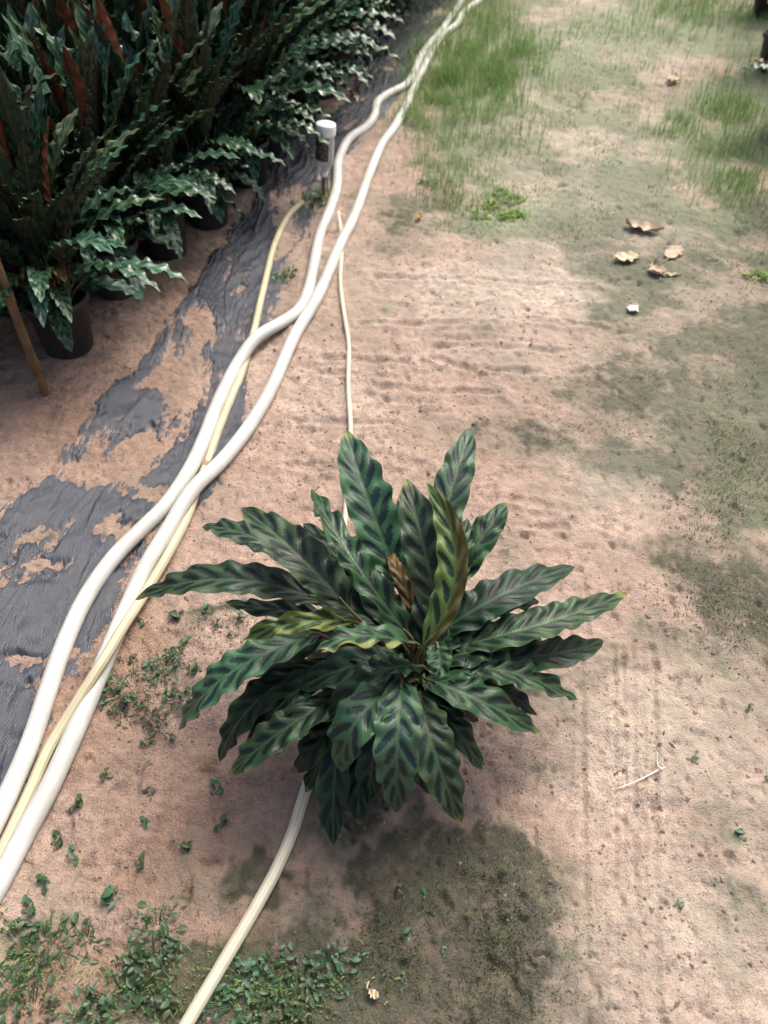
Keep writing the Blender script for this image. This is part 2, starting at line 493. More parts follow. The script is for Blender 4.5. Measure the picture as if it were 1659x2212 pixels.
def ground():
    t = np.linspace(-1, 1, 620)
    ext = np.array([1.15, 1.4, 1.9, 3, 6, 14, 40])
    t = np.concatenate([-ext[::-1], t, ext])
    n = 760
    yy = .12 + (np.exp(np.linspace(0, 1, n) * 1.75) - 1) / (math.e ** 1.75 - 1) * 7.2
    yy = np.concatenate([[-80, -30, -10, -4, -1.5, -.6, -.15], yy, [7.7, 8.6, 10.5, 15, 30, 80]])
    Tm, Y = np.meshgrid(t, yy)
    W = .75 + .52 * np.clip(Y, 0, 8)
    X = Tm * W
    Z = H(X, Y)
    far = sstep(1.05, 1.6, np.abs(Tm))
    Z = Z * (1 - far)
    # where algae, damp and pale dry sand lie; moss also carries right-edge shade
    moss = np.zeros_like(X)
    Xs, Ys = X, Y
    X = Xs + .07 * fbm(Xs, Ys, 5, 5, 80, .75); Y = Ys + .09 * fbm(Xs, Ys, 5, 5, 81, .75)
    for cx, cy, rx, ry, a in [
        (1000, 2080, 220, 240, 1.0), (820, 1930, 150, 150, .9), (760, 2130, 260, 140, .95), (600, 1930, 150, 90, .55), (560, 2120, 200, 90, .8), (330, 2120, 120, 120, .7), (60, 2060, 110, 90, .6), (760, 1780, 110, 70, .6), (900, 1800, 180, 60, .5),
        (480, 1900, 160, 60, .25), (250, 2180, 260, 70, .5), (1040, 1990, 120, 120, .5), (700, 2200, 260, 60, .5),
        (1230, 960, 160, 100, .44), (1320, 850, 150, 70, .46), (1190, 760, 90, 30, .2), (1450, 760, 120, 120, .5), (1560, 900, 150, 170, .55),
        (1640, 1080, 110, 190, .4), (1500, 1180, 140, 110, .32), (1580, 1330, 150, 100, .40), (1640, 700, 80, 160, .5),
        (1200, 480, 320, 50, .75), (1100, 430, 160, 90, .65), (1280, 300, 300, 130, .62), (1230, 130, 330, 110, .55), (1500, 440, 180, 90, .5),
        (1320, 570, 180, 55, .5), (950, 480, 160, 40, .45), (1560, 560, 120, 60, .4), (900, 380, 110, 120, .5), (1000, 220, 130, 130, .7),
        (1640, 250, 130, 260, 1.2), (1450, 60, 180, 80, .7), (1080, 40, 130, 70, .55),  # first blob paints the right-hand plants' shade as dark moss
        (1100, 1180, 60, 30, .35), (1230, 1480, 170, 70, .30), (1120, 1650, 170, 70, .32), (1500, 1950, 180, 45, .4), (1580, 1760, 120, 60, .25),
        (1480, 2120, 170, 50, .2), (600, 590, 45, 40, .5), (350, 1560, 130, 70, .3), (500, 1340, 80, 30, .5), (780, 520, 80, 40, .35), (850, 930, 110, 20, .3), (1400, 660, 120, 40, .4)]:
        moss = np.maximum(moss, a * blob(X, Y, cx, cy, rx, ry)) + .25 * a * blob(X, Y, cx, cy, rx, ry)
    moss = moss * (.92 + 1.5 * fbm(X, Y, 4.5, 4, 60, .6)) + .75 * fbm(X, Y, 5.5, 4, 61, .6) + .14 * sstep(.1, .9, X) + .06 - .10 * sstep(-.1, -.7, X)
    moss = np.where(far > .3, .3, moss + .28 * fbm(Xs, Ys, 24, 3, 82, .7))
    damp = np.zeros_like(X)
    for cx, cy, rx, ry, a in [(150, 900, 320, 300, .85), (330, 620, 200, 200, .7), (250, 1450, 260, 250, .75), (450, 1800, 330, 200, .75), (200, 2150, 330, 150, .8),
                              (560, 1650, 300, 140, .5), (620, 1150, 150, 200, .25), (500, 2050, 220, 150, .7), (820, 1950, 260, 250, .5), (1650, 1400, 60, 130, .45), (60, 500, 300, 400, .8)]:
        damp = np.maximum(damp, a * blob(X, Y, cx, cy, rx, ry))
    damp = np.clip(damp + .5 * fbm(X, Y, 3.5, 3, 62), 0, 1)
    pale = np.zeros_like(X)
    for cx, cy, rx, ry, a in [(1120, 620, 240, 70, 1.), (1050, 760, 240, 60, .5), (1450, 1600, 230, 220, .7), (1480, 2000, 260, 240, .65), (1350, 1050, 170, 120, .4),
                              (1250, 300, 300, 230, .95), (1230, 80, 330, 150, .9), (1530, 1400, 150, 90, .5), (1150, 1800, 130, 110, .3), (980, 640, 200, 60, .5), (1600, 1900, 160, 300, .5)]:
        pale = np.maximum(pale, a * blob(X, Y, cx, cy, rx, ry))
    pale = np.clip(pale + .45 * fbm(X, Y, 3.0, 3, 63), 0, 1)
    green = np.zeros_like(X)
    for cx, cy, rx, ry, a in [(1010, 170, 170, 150, 1.), (1250, 120, 420, 170, .75), (1200, 350, 400, 130, .6), (1560, 250, 200, 260, .9), (1090, 440, 120, 70, 1.), (1600, 950, 120, 260, .45), (1100, 480, 330, 60, .5), (300, 2180, 300, 90, .5), (620, 2150, 260, 90, .5), (320, 1500, 130, 90, .4), (1420, 60, 330, 120, .8)]:
        green = np.maximum(green, a * blob(X, Y, cx, cy, rx, ry))
    green = np.clip(green * (1 + .8 * fbm(X, Y, 5, 3, 64)), 0, 1)
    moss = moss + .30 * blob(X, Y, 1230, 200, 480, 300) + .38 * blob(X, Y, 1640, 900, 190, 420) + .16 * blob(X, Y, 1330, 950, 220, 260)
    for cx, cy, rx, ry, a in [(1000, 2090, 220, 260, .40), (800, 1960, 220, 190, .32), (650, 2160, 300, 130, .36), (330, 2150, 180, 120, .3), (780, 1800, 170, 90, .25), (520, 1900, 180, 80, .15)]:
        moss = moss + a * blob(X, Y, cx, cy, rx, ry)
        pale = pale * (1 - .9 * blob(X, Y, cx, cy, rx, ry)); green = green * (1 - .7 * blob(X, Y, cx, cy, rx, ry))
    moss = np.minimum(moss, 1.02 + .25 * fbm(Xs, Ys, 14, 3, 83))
    X, Y = Xs, Ys
    V = np.stack([X, Y, Z], -1).reshape(-1, 3)
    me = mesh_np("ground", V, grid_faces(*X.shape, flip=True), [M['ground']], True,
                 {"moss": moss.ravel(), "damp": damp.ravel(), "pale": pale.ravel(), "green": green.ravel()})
    o = obj("ground", me); tag(o, kind="structure")
    return o
ground()

# ------------------------------------------------------------------ ground cloth, torn and half buried in sand
MAT_R = [(-60, 1790), (20, 1665), (75, 1575), (165, 1440), (245, 1300), (330, 1200), (420, 1100), (480, 1020), (535, 900), (535, 800), (560, 705), (625, 600), (665, 500), (700, 410), (745, 335), (800, 290), (862, 210), (900, 150), (945, 80), (985, 20), (1020, -40)]
MAT_L = [(-60, 1180), (0, 1120), (70, 1040), (150, 955), (215, 868), (290, 800), (335, 742), (390, 640), (440, 560), (478, 505), (540, 440), (556, 380), (600, 320), (680, 268), (752, 212), (786, 130), (826, 80), (870, 20), (900, -40)]

def cloth():
    Lw = catmull([px(*q) for q in MAT_L], 8); Rw = catmull([px(*q) for q in MAT_R], 8)
    def resample(P, n):
        s = np.concatenate([[0], np.cumsum(np.linalg.norm(np.diff(P, axis=0), axis=1))])
        q = np.linspace(0, s[-1], n)
        return np.stack([np.interp(q, s, P[:, i]) for i in range(3)], 1)
    n, m = 900, 110
    Lr, Rr = resample(Lw, n), resample(Rw, n)
    tt = np.linspace(-.06, 1.06, m)
    P = Lr[:, None, :] * (1 - tt)[None, :, None] + Rr[:, None, :] * tt[None, :, None]
    X, Y = P[..., 0], P[..., 1]
    width = np.linalg.norm(Rr - Lr, axis=1)[:, None]
    edge = np.minimum(tt, 1 - tt)[None, :] * width                      # metres from the border
    m_ = np.clip(edge / .035, -1, 1)
    sl = np.concatenate([[0], np.cumsum(np.linalg.norm(np.diff((Lr + Rr) / 2, axis=0), axis=1))])[:, None] + 0 * X
    ac = tt[None, :] * width
    ac = ac + .03 * fbm(X, Y, 6, 3, 77)
    m_ = m_ + 1.5 * fbm(sl * .42, ac, 11, 4, 70, .62) + 1.2 * fbm(sl * .5, ac, 30, 4, 71, .7) + .75 * fbm(X, Y, 60, 3, 79, .7) + .02
    # sand that has washed over it
    for cx, cy, rx, ry, a in [(190, 1010, 105, 34, 2.6), (300, 960, 90, 38, 2.6), (400, 800, 60, 50, 2.6), (330, 1060, 55, 22, 2.0), (80, 1150, 55, 26, 1.6), (110, 1215, 90, 16, 1.5),
                              (240, 1130, 50, 20, 1.3), (20, 1250, 60, 26, 1.7), (440, 700, 40, 40, 2.0), (385, 850, 50, 60, 1.8), (290, 1150, 38, 18, 1.5), (270, 1205, 20, 30, 1.2), (50, 1420, 70, 14, 1.6),
                              (60, 1480, 60, 12, 1.1), (510, 640, 30, 40, 1.3), (490, 560, 20, 30, 1.0), (640, 560, 30, 60, 1.2), (700, 350, 26, 40, 1.0), (830, 150, 30, 14, 1.1), (950, 30, 26, 12, .8),
                              (610, 470, 30, 40, 1.4), (520, 700, 24, 34, 1.0), (640, 420, 50, 30, 1.3), (770, 270, 40, 20, 1.2)]:
        m_ = m_ - a * blob(X, Y, cx, cy, rx, ry)
    # strips that lie bare
    for cx, cy, rx, ry, a in [(60, 1330, 130, 60, 1.5), (60, 1570, 60, 80, 1.6), (300, 860, 60, 26, 2.2), (170, 1080, 60, 30, 1.3), (380, 970, 60, 26, 1.4), (500, 640, 40, 60, .9), (460, 930, 30, 70, 1.6), (560, 500, 30, 40, 1.0),
                              (180, 1290, 60, 70, 1.2), (640, 340, 50, 60, 1.0), (800, 180, 40, 60, 1.2), (880, 90, 40, 60, 1.2), (250, 870, 30, 20, 1.4), (50, 1090, 60, 30, 1.6), (350, 1010, 30, 20, .8), (520, 860, 26, 60, 1.2)]:
        m_ = m_ + a * blob(X, Y, cx, cy, rx, ry)
    # wrinkles run along the strip
    al = np.linspace(0, n / m * 6, n)[:, None]
    wr = .5 - np.abs(vnoise(tt[None, :] * 7 + 1.6 * vnoise(al * .8, tt[None, :] * 2, 73), al * .45 + 0 * tt[None, :], 72))
    wr2 = .5 - np.abs(vnoise(tt[None, :] * 17 + 2 * vnoise(al * 1.4, tt[None, :] * 3, 75), al * .8 + 0 * tt[None, :], 74))
    pos = np.clip(m_, 0, 1)
    Z = H(X, Y) * (1 - .6 * pos) + Hlow(X, Y) * .6 * pos + .007 * np.clip(m_, -1.2, .3) + pos * (.030 * wr ** 2 + .016 * wr2 ** 2)
    dust = .72 - .58 * np.clip(m_, 0, 1.2) + .5 * fbm(X, Y, 9, 3, 76) - .3 * wr
    F = grid_faces(n, m)
    mm = m_.ravel()
    keep = (mm[F].max(1) > -.45)
    V = np.stack([X, Y, Z], -1).reshape(-1, 3)
    F = F[keep]
    used = np.unique(F); remap = -np.ones(len(V), int); remap[used] = np.arange(len(used))
    V = V[used]; F = remap[F]
    nrm = np.cross(V[F[0, 1]] - V[F[0, 0]], V[F[0, 3]] - V[F[0, 0]])
    if nrm[2] < 0: F = F[:, ::-1]
    me = mesh_np("ground_cloth", V, F, [M['cloth']], True, {"dust": dust.ravel()[used]})
    tag(obj("ground_cloth", me), "torn blue-grey woven ground cloth half buried in sand under the white hoses", "ground cloth")
cloth()

# ------------------------------------------------------------------ hoses
def hose(name, pts, r, mat, label, lifts=(), group=None):
    P = []
    for i, (x, y) in enumerate(pts):
        q = px(x, y, r)
        P.append((q[0], q[1], 0.0))
    P = catmull(P, 9)
    z = Hlow(P[:, 0], P[:, 1]) + r * .85 + .004
    for lx, ly, amt, sp in lifts:
        c = px(lx, ly, r)
        z = z + amt * np.exp(-((np.hypot(P[:, 0] - c[0], P[:, 1] - c[1])) / sp) ** 2)
    P[:, 2] = z
    V, F, ang = tube(P, r, 14)
    me = mesh_np(name, V, F, [M[mat]], True, {"ang": ang})
    o = obj(name, me); tag(o, label, "hose", group)
    return o
hose("garden_hose", HOSE_A, .0185, 'hose_white', "thick white hose, the left one of the pair, curving away over the ground cloth", [(545, 720, .018, .12), (430, 1035, .016, .1), (930, 106, .02, .2)])
hose("garden_hose", HOSE_B, .0185, 'hose_white', "thick white hose, the right one of the pair, running straighter beside the cloth", [(420, 1060, .018, .1)])
hose("garden_hose", HOSE_C, .0110, 'hose_yellow', "faded yellow hose lying between and under the two white hoses", [(244, 1422, .034, .16)])
hose("garden_hose", HOSE_D, .0066, 'hose_cream', "thin cream hose coming down the sand behind the big striped plant")
hose("garden_hose", HOSE_E, .0105, 'hose_cream', "ribbed cream hose emerging in front of the big striped plant")

# ------------------------------------------------------------------ leaves
def unit(v):
    return v / (np.linalg.norm(v) + 1e-12)

def profile(t, tip=2.3, base=.30):
    a = 1 - (1 - np.clip(t / base, 0, 1)) ** 2
    b = 1 - np.clip((t - .42) / .58, 0, 1) ** tip
    return np.clip(a, 0, 1) ** .7 * np.clip(b, 0, 1) ** .85

def blade(C, T, Nn, hw, nb, fold=(.25, .25), wave=.006, nw=8.5, seed=0, nv=17, quilt=.0022, yel=None, slant=.95, thick=.0007, curl=0.):
    """a leaf blade: upper sheet (slot 0) and lower sheet (slot 1)"""
    r_ = np.random.default_rng(seed)
    n = len(C); t = np.linspace(0, 1, n)
    Sd = np.cross(T, Nn)
    v = np.linspace(-1, 1, nv)
    tt, vv = np.meshgrid(t, v, indexing='ij')
    av = np.abs(vv)
    ph = np.where(vv < 0, r_.uniform(0, 6), r_.uniform(0, 6))
    jig = .25 * np.interp(tt, np.linspace(0, 1, 9), r_.uniform(-1, 1, 9))
    W = hw * profile(tt) * (1 + .05 * np.sin(2 * np.pi * nw * tt + ph + 1.5) * (tt < .95))
    fo = np.where(vv < 0, fold[0], fold[1])
    lat = W * av * np.cos(fo + curl * av) * np.sign(vv)
    up = W * av * np.sin(fo + curl * av)
    up = up + wave * av ** 1.8 * np.sin(2 * np.pi * (nw * tt + jig) + ph) * np.minimum(profile(tt) * 1.6, 1)
    b = nb * tt - slant * av * nb * hw / (nb * hw + .12) * 2.1 + np.where(vv < 0, r_.uniform(0, 1), r_.uniform(0, 1))
    up = up + quilt * np.cos(2 * np.pi * b) * np.sin(np.pi * np.clip(av, 0, 1)) * np.minimum(profile(tt) * 1.3, 1)
    V = C[:, None, :] + Sd[:, None, :] * lat[..., None] + Nn[:, None, :] * up[..., None]
    fb = np.abs((b % 1) - .5) * 2          # 0 in the middle of a dark blotch
    big = (np.floor(b) % 2) * .35 + .65
    lens = np.sin(np.pi * np.clip(av / (.98 * big), 0, 1)) ** .6
    dark = sstep(-.02, .34, lens * .80 - fb)
    dark = np.maximum(dark, .6 * sstep(.26, .04, av) * (av > .04))
    dark = dark * sstep(1.0, .9, tt)
    rib = np.exp(-(av * hw * profile(tt) / .0016) ** 2) + .45 * sstep(.93, 1., av)
    ye = np.zeros_like(tt) if yel is None else yel(tt, vv)
    top = V.reshape(-1, 3)
    bot = (V - Nn[:, None, :] * thick).reshape(-1, 3)
    F1 = grid_faces(n, nv); F2 = grid_faces(n, nv, len(top), True)
    p = V[n // 2, nv // 2]; q1 = V[n // 2 + 1, nv // 2] - p; q2 = V[n // 2, nv // 2 + 1] - p
    F = np.vstack([F1, F2])
    if np.dot(np.cross(q1, q2), Nn[n // 2]) < 0: F = F[:, ::-1]
    mi = np.concatenate([np.zeros(len(F1)), np.ones(len(F2))])
    at = {"dark": np.tile(dark.ravel(), 2), "rib": np.tile(rib.ravel(), 2), "yel": np.tile(ye.ravel(), 2), "vein": np.tile(b.ravel(), 2)}
    return np.vstack([top, bot]), F, mi, at

def frames(C, Nref, roll=0.0, twist=0.0):
    T = np.gradient(C, axis=0); T /= np.linalg.norm(T, axis=1)[:, None]
    N = Nref - (Nref * T).sum(1)[:, None] * T
    N /= np.linalg.norm(N, axis=1)[:, None]
    a = roll + twist * np.linspace(0, 1, len(C))
    N = N * np.cos(a)[:, None] + np.cross(T, N) * np.sin(a)[:, None]
    return T, N

# ------------------------------------------------------------------ the big striped plant in the middle
CR = px(902, 1440, .20)
hero = empty("calathea_plant", (CR[0], CR[1], 0))
tag(hero, "large leafy plant with dark-striped lance-shaped leaves standing alone on the sand", "plant")
HB = np.array((CR[0], CR[1], 0))
hz = h1(CR[0], CR[1])

pv, pf = lathe([(.060, 0), (.066, .004), (.082, .128), (.090, .130), (.090, .146), (.084, .146), (.080, .132), (.078, .120)], 28)
pot = obj("pot", mesh_np("pot", np.array(pv) + (0, 0, hz - .004), pf, [M['pot']]), hero)
sv = [(0, 0, .128 + hz)] + [(.0800 * math.cos(a) * q, .0800 * math.sin(a) * q, hz + .124 + .004 * math.sin(5 * a + 3 * q)) for q in (.55, 1) for a in np.linspace(0, 2 * math.pi, 20, endpoint=False)]
sf = [(0, 1 + j, 1 + (j + 1) % 20) for j in range(20)] + [(1 + j, 21 + j, 21 + (j + 1) % 20, 1 + (j + 1) % 20) for j in range(20)]
obj("soil", mesh_np("soil", sv, sf, [M['peat']]), hero)

def y_tip(c):
    return lambda t, v: c * sstep(.90, 1., t)
def y_right(t, v):
    return np.clip(.62 * sstep(-.15, .35, v) * sstep(1.02, .70, t) + .16, 0, 1)
def y_edge(t, v):
    return .42 * sstep(.55, .95, np.abs(v)) + .1
def y_edge_l(t, v):
    return .46 * sstep(.25, .9, -v)
def y_all(t, v):
    return np.full_like(t, .92)
def y_lime(t, v):
    return .14 + .2 * sstep(.2, .9, -v)

# base, mid, tip as (x, y, height); half width in picture units; options
LEAVES = [
    # back
    ((866, 1262, .30), (796, 1085, .40), (748, 930, .44), 58, dict(m='leaf', fold=(.15, .55), roll=.15)),
    ((925, 1230, .22), (975, 1060, .30), (1018, 922, .33), 43, dict(m='leaf_grey', fold=(.2, .2))),
    ((950, 1290, .24), (1035, 1170, .30), (1094, 1086, .32), 38, dict(m='leaf', fold=(.2, .2), yel=y_tip(.25))),
    ((946, 1318, .33), (915, 1180, .44), (877, 1034, .49), 52, dict(m='leaf_grey', fold=(.35, .2), roll=-.1)),
    ((912, 1400, .34), (985, 1220, .46), (922, 1043, .50), 44, dict(m='leaf_lime', fold=(.05, .75), roll=-.2, yel=y_right)),
    ((900, 1340, .27), (862, 1240, .34), (836, 1186, .33), 17, dict(m='leaf_lime', yel=y_all, wave=.003, fold=(.1, .1))),
    ((900, 1220, .28), (880, 1150, .34), (866, 1058, .36), 24, dict(m='leaf_grey')),
    ((892, 1385, .30), (760, 1205, .41), (673, 1055, .40), 37, dict(m='leaf', fold=(.25, .35), roll=.2, wave=.009)),
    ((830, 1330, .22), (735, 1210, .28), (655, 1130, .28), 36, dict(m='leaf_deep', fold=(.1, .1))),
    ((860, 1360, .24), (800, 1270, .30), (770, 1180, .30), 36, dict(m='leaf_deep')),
    # left
    ((756, 1318, .30), (640, 1196, .36), (522, 1096, .33), 54, dict(m='leaf_grey', fold=(.55, .12), roll=-.25, wave=.007)),
    ((700, 1245, .24), (545, 1160, .29), (436, 1138, .24), 36, dict(m='leaf_grey', fold=(.2, .2))),
    ((700, 1300, .27), (480, 1252, .30), (292, 1296, .20), 44, dict(m='leaf_grey', fold=(.45, .05), roll=-.3, wave=.006)),
    ((720, 1330, .16), (600, 1318, .18), (486, 1300, .15), 26, dict(m='leaf_deep', fold=(.1, .1))),
    ((770, 1345, .31), (640, 1345, .35), (523, 1384, .31), 25, dict(m='leaf_lime', fold=(.2, .6), roll=-.3, wave=.009, yel=y_lime)),
    ((905, 1395, .33), (785, 1374, .42), (682, 1408, .41), 37, dict(m='leaf', fold=(.15, .15), yel=y_edge_l, roll=.1, wave=.007)),
    ((690, 1370, .26), (500, 1452, .28), (385, 1578, .15), 50, dict(m='leaf', fold=(.12, .12))),
    ((720, 1430, .18), (560, 1510, .19), (474, 1646, .09), 46, dict(m='leaf_deep', fold=(.2, .15))),
    ((740, 1500, .20), (600, 1585, .20), (494, 1674, .12), 43, dict(m='leaf', fold=(.15, .2))),
    # front
    ((715, 1545, .15), (695, 1630, .12), (660, 1712, .05), 30, dict(m='leaf_deep', fold=(.3, .3), yel=y_tip(.95))),
    ((735, 1560, .15), (722, 1690, .12), (720, 1826, .03), 40, dict(m='leaf_deep', fold=(.3, .3))),
    ((790, 1560, .15), (776, 1670, .12), (777, 1782, .05), 38, dict(m='leaf_deep', fold=(.2, .2))),
    ((868, 1480, .28), (768, 1560, .31), (738, 1668, .20), 52, dict(m='leaf', fold=(.05, .25), roll=.1)),
    ((868, 1465, .30), (858, 1610, .30), (856, 1755, .14), 53, dict(m='leaf_grey', fold=(.18, .18))),
    ((905, 1495, .25), (940, 1630, .25), (998, 1778, .10), 50, dict(m='leaf_grey', fold=(.18, .12))),
    ((925, 1500, .18), (985, 1575, .18), (1044, 1664, .10), 32, dict(m='leaf', fold=(.2, .2))),
    ((900, 1600, .12), (915, 1660, .10), (920, 1700, .05), 22, dict(m='leaf_deep')),
    # right
    ((915, 1465, .24), (1040, 1515, .25), (1167, 1582, .13), 46, dict(m='leaf', fold=(.12, .35), roll=.1)),
    ((965, 1440, .23), (1110, 1455, .24), (1248, 1512, .14), 42, dict(m='leaf', fold=(.12, .3), wave=.008)),
    ((985, 1425, .20), (1180, 1415, .22), (1302, 1382, .14), 43, dict(m='leaf_deep', fold=(.15, .15))),
    ((965, 1400, .24), (1180, 1345, .27), (1356, 1280, .20), 44, dict(m='leaf', fold=(.15, .25), yel=y_tip(.9))),
    ((945, 1370, .24), (1090, 1282, .29), (1241, 1224, .24), 49, dict(m='leaf_deep', fold=(.12, .15))),
    ((960, 1420, .16), (1080, 1390, .18), (1170, 1380, .13), 40, dict(m='leaf_deep')),
    # second layer under the long ones
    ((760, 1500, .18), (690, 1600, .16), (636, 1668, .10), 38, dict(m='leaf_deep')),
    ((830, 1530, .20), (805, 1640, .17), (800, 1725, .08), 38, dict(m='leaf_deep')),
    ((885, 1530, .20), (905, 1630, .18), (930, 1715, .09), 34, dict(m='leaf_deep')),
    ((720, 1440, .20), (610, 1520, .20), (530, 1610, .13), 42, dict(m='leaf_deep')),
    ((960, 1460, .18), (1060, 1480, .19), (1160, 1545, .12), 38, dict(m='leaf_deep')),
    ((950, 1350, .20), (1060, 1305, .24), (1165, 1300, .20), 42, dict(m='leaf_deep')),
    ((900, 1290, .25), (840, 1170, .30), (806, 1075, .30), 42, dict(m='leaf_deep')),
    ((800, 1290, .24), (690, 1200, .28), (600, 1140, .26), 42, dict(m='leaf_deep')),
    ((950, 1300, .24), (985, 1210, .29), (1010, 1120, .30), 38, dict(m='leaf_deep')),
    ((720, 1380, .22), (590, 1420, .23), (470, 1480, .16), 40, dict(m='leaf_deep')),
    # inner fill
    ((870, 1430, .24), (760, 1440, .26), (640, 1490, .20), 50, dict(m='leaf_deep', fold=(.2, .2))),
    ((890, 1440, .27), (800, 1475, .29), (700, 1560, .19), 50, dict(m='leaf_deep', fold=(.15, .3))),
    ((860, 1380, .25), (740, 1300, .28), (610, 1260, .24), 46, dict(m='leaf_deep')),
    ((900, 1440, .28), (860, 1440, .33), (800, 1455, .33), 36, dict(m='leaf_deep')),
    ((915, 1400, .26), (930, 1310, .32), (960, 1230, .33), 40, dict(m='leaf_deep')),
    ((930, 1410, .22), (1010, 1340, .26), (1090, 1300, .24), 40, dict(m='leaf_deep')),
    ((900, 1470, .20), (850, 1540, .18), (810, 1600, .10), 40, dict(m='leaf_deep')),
    ((940, 1390, .30), (950, 1430, .34), (935, 1470, .33), 30, dict(m='leaf')),
]

def hero_leaf(i, spec):
    b, m, t, hwpx, op = spec
    B, Mi, T_ = (px(*q) for q in (b, m, t))
    c = 2 * Mi - .5 * (B + T_)
    s = np.linspace(0, 1, 84)[:, None]
    C = (1 - s) ** 2 * B + 2 * s * (1 - s) * c + s ** 2 * T_
    L = np.linalg.norm(np.diff(C, axis=0), axis=1).sum()
    hw = .96 * hwpx * depth_of(Mi) / FPX
    T0 = unit(T_ - B)
    out = unit(np.array((T_[0] - CR[0], T_[1] - CR[1], 0)))
    Nref = np.array((0, 0, 1.0)) - out * T0[2] * .8
    T, N = frames(C, Nref[None, :].repeat(len(C), 0), op.get('roll', 0.), op.get('twist', 0.))
    if 'yel' not in op and i % 3 == 0: op = dict(op, yel=y_tip(random.uniform(.3, .9)))
    nb = max(5, L / random.uniform(.036, .045))
    V, F, mi, at = blade(C, T, N, hw, nb, op.get('fold', (.2, .2)), op.get('wave', .005) * 1.0, nb * .78, 100 + i, 19, .0022, op.get('yel'))
    me = mesh_np("leaf", V - HB, F, [M[op['m']], M['under']], True, at, mi)
    lo = obj("leaf", me, hero)
    # stalk from the crown to the blade
    root = np.array((CR[0] + random.uniform(-.03, .03), CR[1] + random.uniform(-.03, .03), hz + .12))
    m1 = (root + B) / 2 + np.array((0, 0, .03))
    pp = catmull([root, m1, B, B + T[0] * .03], 5)
    V, F, _ = tube(pp - HB, np.linspace(.0042, .0024, len(pp)), 7)
    obj("stalk", mesh_np("stalk", V, F, [M['petiole']]), lo)
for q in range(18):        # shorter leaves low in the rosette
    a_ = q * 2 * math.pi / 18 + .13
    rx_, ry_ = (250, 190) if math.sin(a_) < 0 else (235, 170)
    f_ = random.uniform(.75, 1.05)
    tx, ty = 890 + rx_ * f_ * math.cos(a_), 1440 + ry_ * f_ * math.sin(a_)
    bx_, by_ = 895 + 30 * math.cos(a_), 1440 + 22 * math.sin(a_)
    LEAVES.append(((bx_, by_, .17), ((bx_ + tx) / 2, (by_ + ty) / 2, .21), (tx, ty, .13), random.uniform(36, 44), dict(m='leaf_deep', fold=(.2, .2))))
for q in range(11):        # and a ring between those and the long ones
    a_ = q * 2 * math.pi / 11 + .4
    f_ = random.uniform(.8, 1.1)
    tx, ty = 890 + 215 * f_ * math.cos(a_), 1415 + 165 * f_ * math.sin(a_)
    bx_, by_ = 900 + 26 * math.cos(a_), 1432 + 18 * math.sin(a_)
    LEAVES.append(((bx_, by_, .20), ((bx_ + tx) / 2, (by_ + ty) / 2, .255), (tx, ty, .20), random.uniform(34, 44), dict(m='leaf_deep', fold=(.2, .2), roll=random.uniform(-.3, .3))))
for i, sp in enumerate(LEAVES):
    hero_leaf(i, sp)

# ------------------------------------------------------------------ potted plants of the bed
def bed_leaf_mesh(i, pet, L, a0, a1, hw, top, under, wave, fold, yel=None, n=34):
    """stalk starts at the origin, rises along z and arches towards +x"""
    def arc(n_, l, b0, b1, p0):
        P = [np.array(p0, float)]
        for q in range(n_):
            a = b0 + (b1 - b0) * (q + .5) / n_
            P.append(P[-1] + np.array((math.sin(a), 0.012 * math.sin(q * .5 + i), math.cos(a))) * l / n_)
        return np.array(P)
    A = arc(8, pet, a0 * .4, a0, (0, 0, 0))
    C = arc(n - 1, L, a0, a1, A[-1])
    am = (a0 + a1) / 2
    T, N = frames(C, np.array((-math.cos(am), 0, math.sin(am)))[None, :].repeat(n, 0), .15 * math.sin(i * 2.3), .25 * math.cos(i * 1.7))
    nb = L / .032
    V, F, mi, at = blade(C, T, N, hw * .86, nb, fold, wave * .66, nb * .85, 500 + i, 11, .0035, yel, thick=.0008)
    Vt, Ft, _ = tube(A, np.linspace(.005, .0025, len(A)), 5)
    F = F.tolist() + [[q + len(V) for q in f] for f in Ft]
    mi = np.concatenate([mi, np.full(len(Ft), 2)])
    for k_ in at: at[k_] = np.concatenate([at[k_], np.zeros(len(Vt))])
    return mesh_np("leaf", np.vstack([V, Vt]), F, [M[top], M[under], M['petiole']], True, at, mi)

D = math.radians
UPR = [bed_leaf_mesh(1, .20, .34, D(3), D(14), .036, 'bedleaf', 'bedunder3', .008, (.25, .3)),
       bed_leaf_mesh(2, .24, .30, D(6), D(24), .034, 'bedleaf2', 'bedunder2', .008, (.35, .3)),
       bed_leaf_mesh(3, .18, .36, D(8), D(30), .037, 'bedleaf', 'bedunder2', .010, (.3, .2)),
       bed_leaf_mesh(4, .26, .28, D(2), D(18), .030, 'bedleaf2', 'bedunder', .007, (.5, .5))]
MIDL = [bed_leaf_mesh(5, .17, .34, D(16), D(58), .036, 'bedleaf', 'bedunder2', .011, (.2, .3)),
        bed_leaf_mesh(6, .15, .32, D(20), D(72), .038, 'bedleaf', 'bedunder3', .012, (.25, .2)),
        bed_leaf_mesh(7, .19, .30, D(14), D(64), .033, 'bedleaf2', 'bedunder3', .010, (.3, .3))]
LOW = [bed_leaf_mesh(8, .10, .32, D(32), D(105), .037, 'bedleaf', 'bedunder2', .012, (.25, .25)),
       bed_leaf_mesh(9, .11, .29, D(40), D(118), .036, 'bedleaf', 'bedunder2', .013, (.2, .3)),
       bed_leaf_mesh(10, .08, .28, D(48), D(128), .034, 'bedleaf', 'bedunder2', .012, (.25, .2))]
DROOP = [bed_leaf_mesh(13, .05, .25, D(60), D(150), .034, 'bedleaf', 'bedunder3', .010, (.2, .2)), bed_leaf_mesh(14, .06, .22, D(66), D(160), .032, 'bedleaf', 'bedunder3', .009, (.15, .25))]
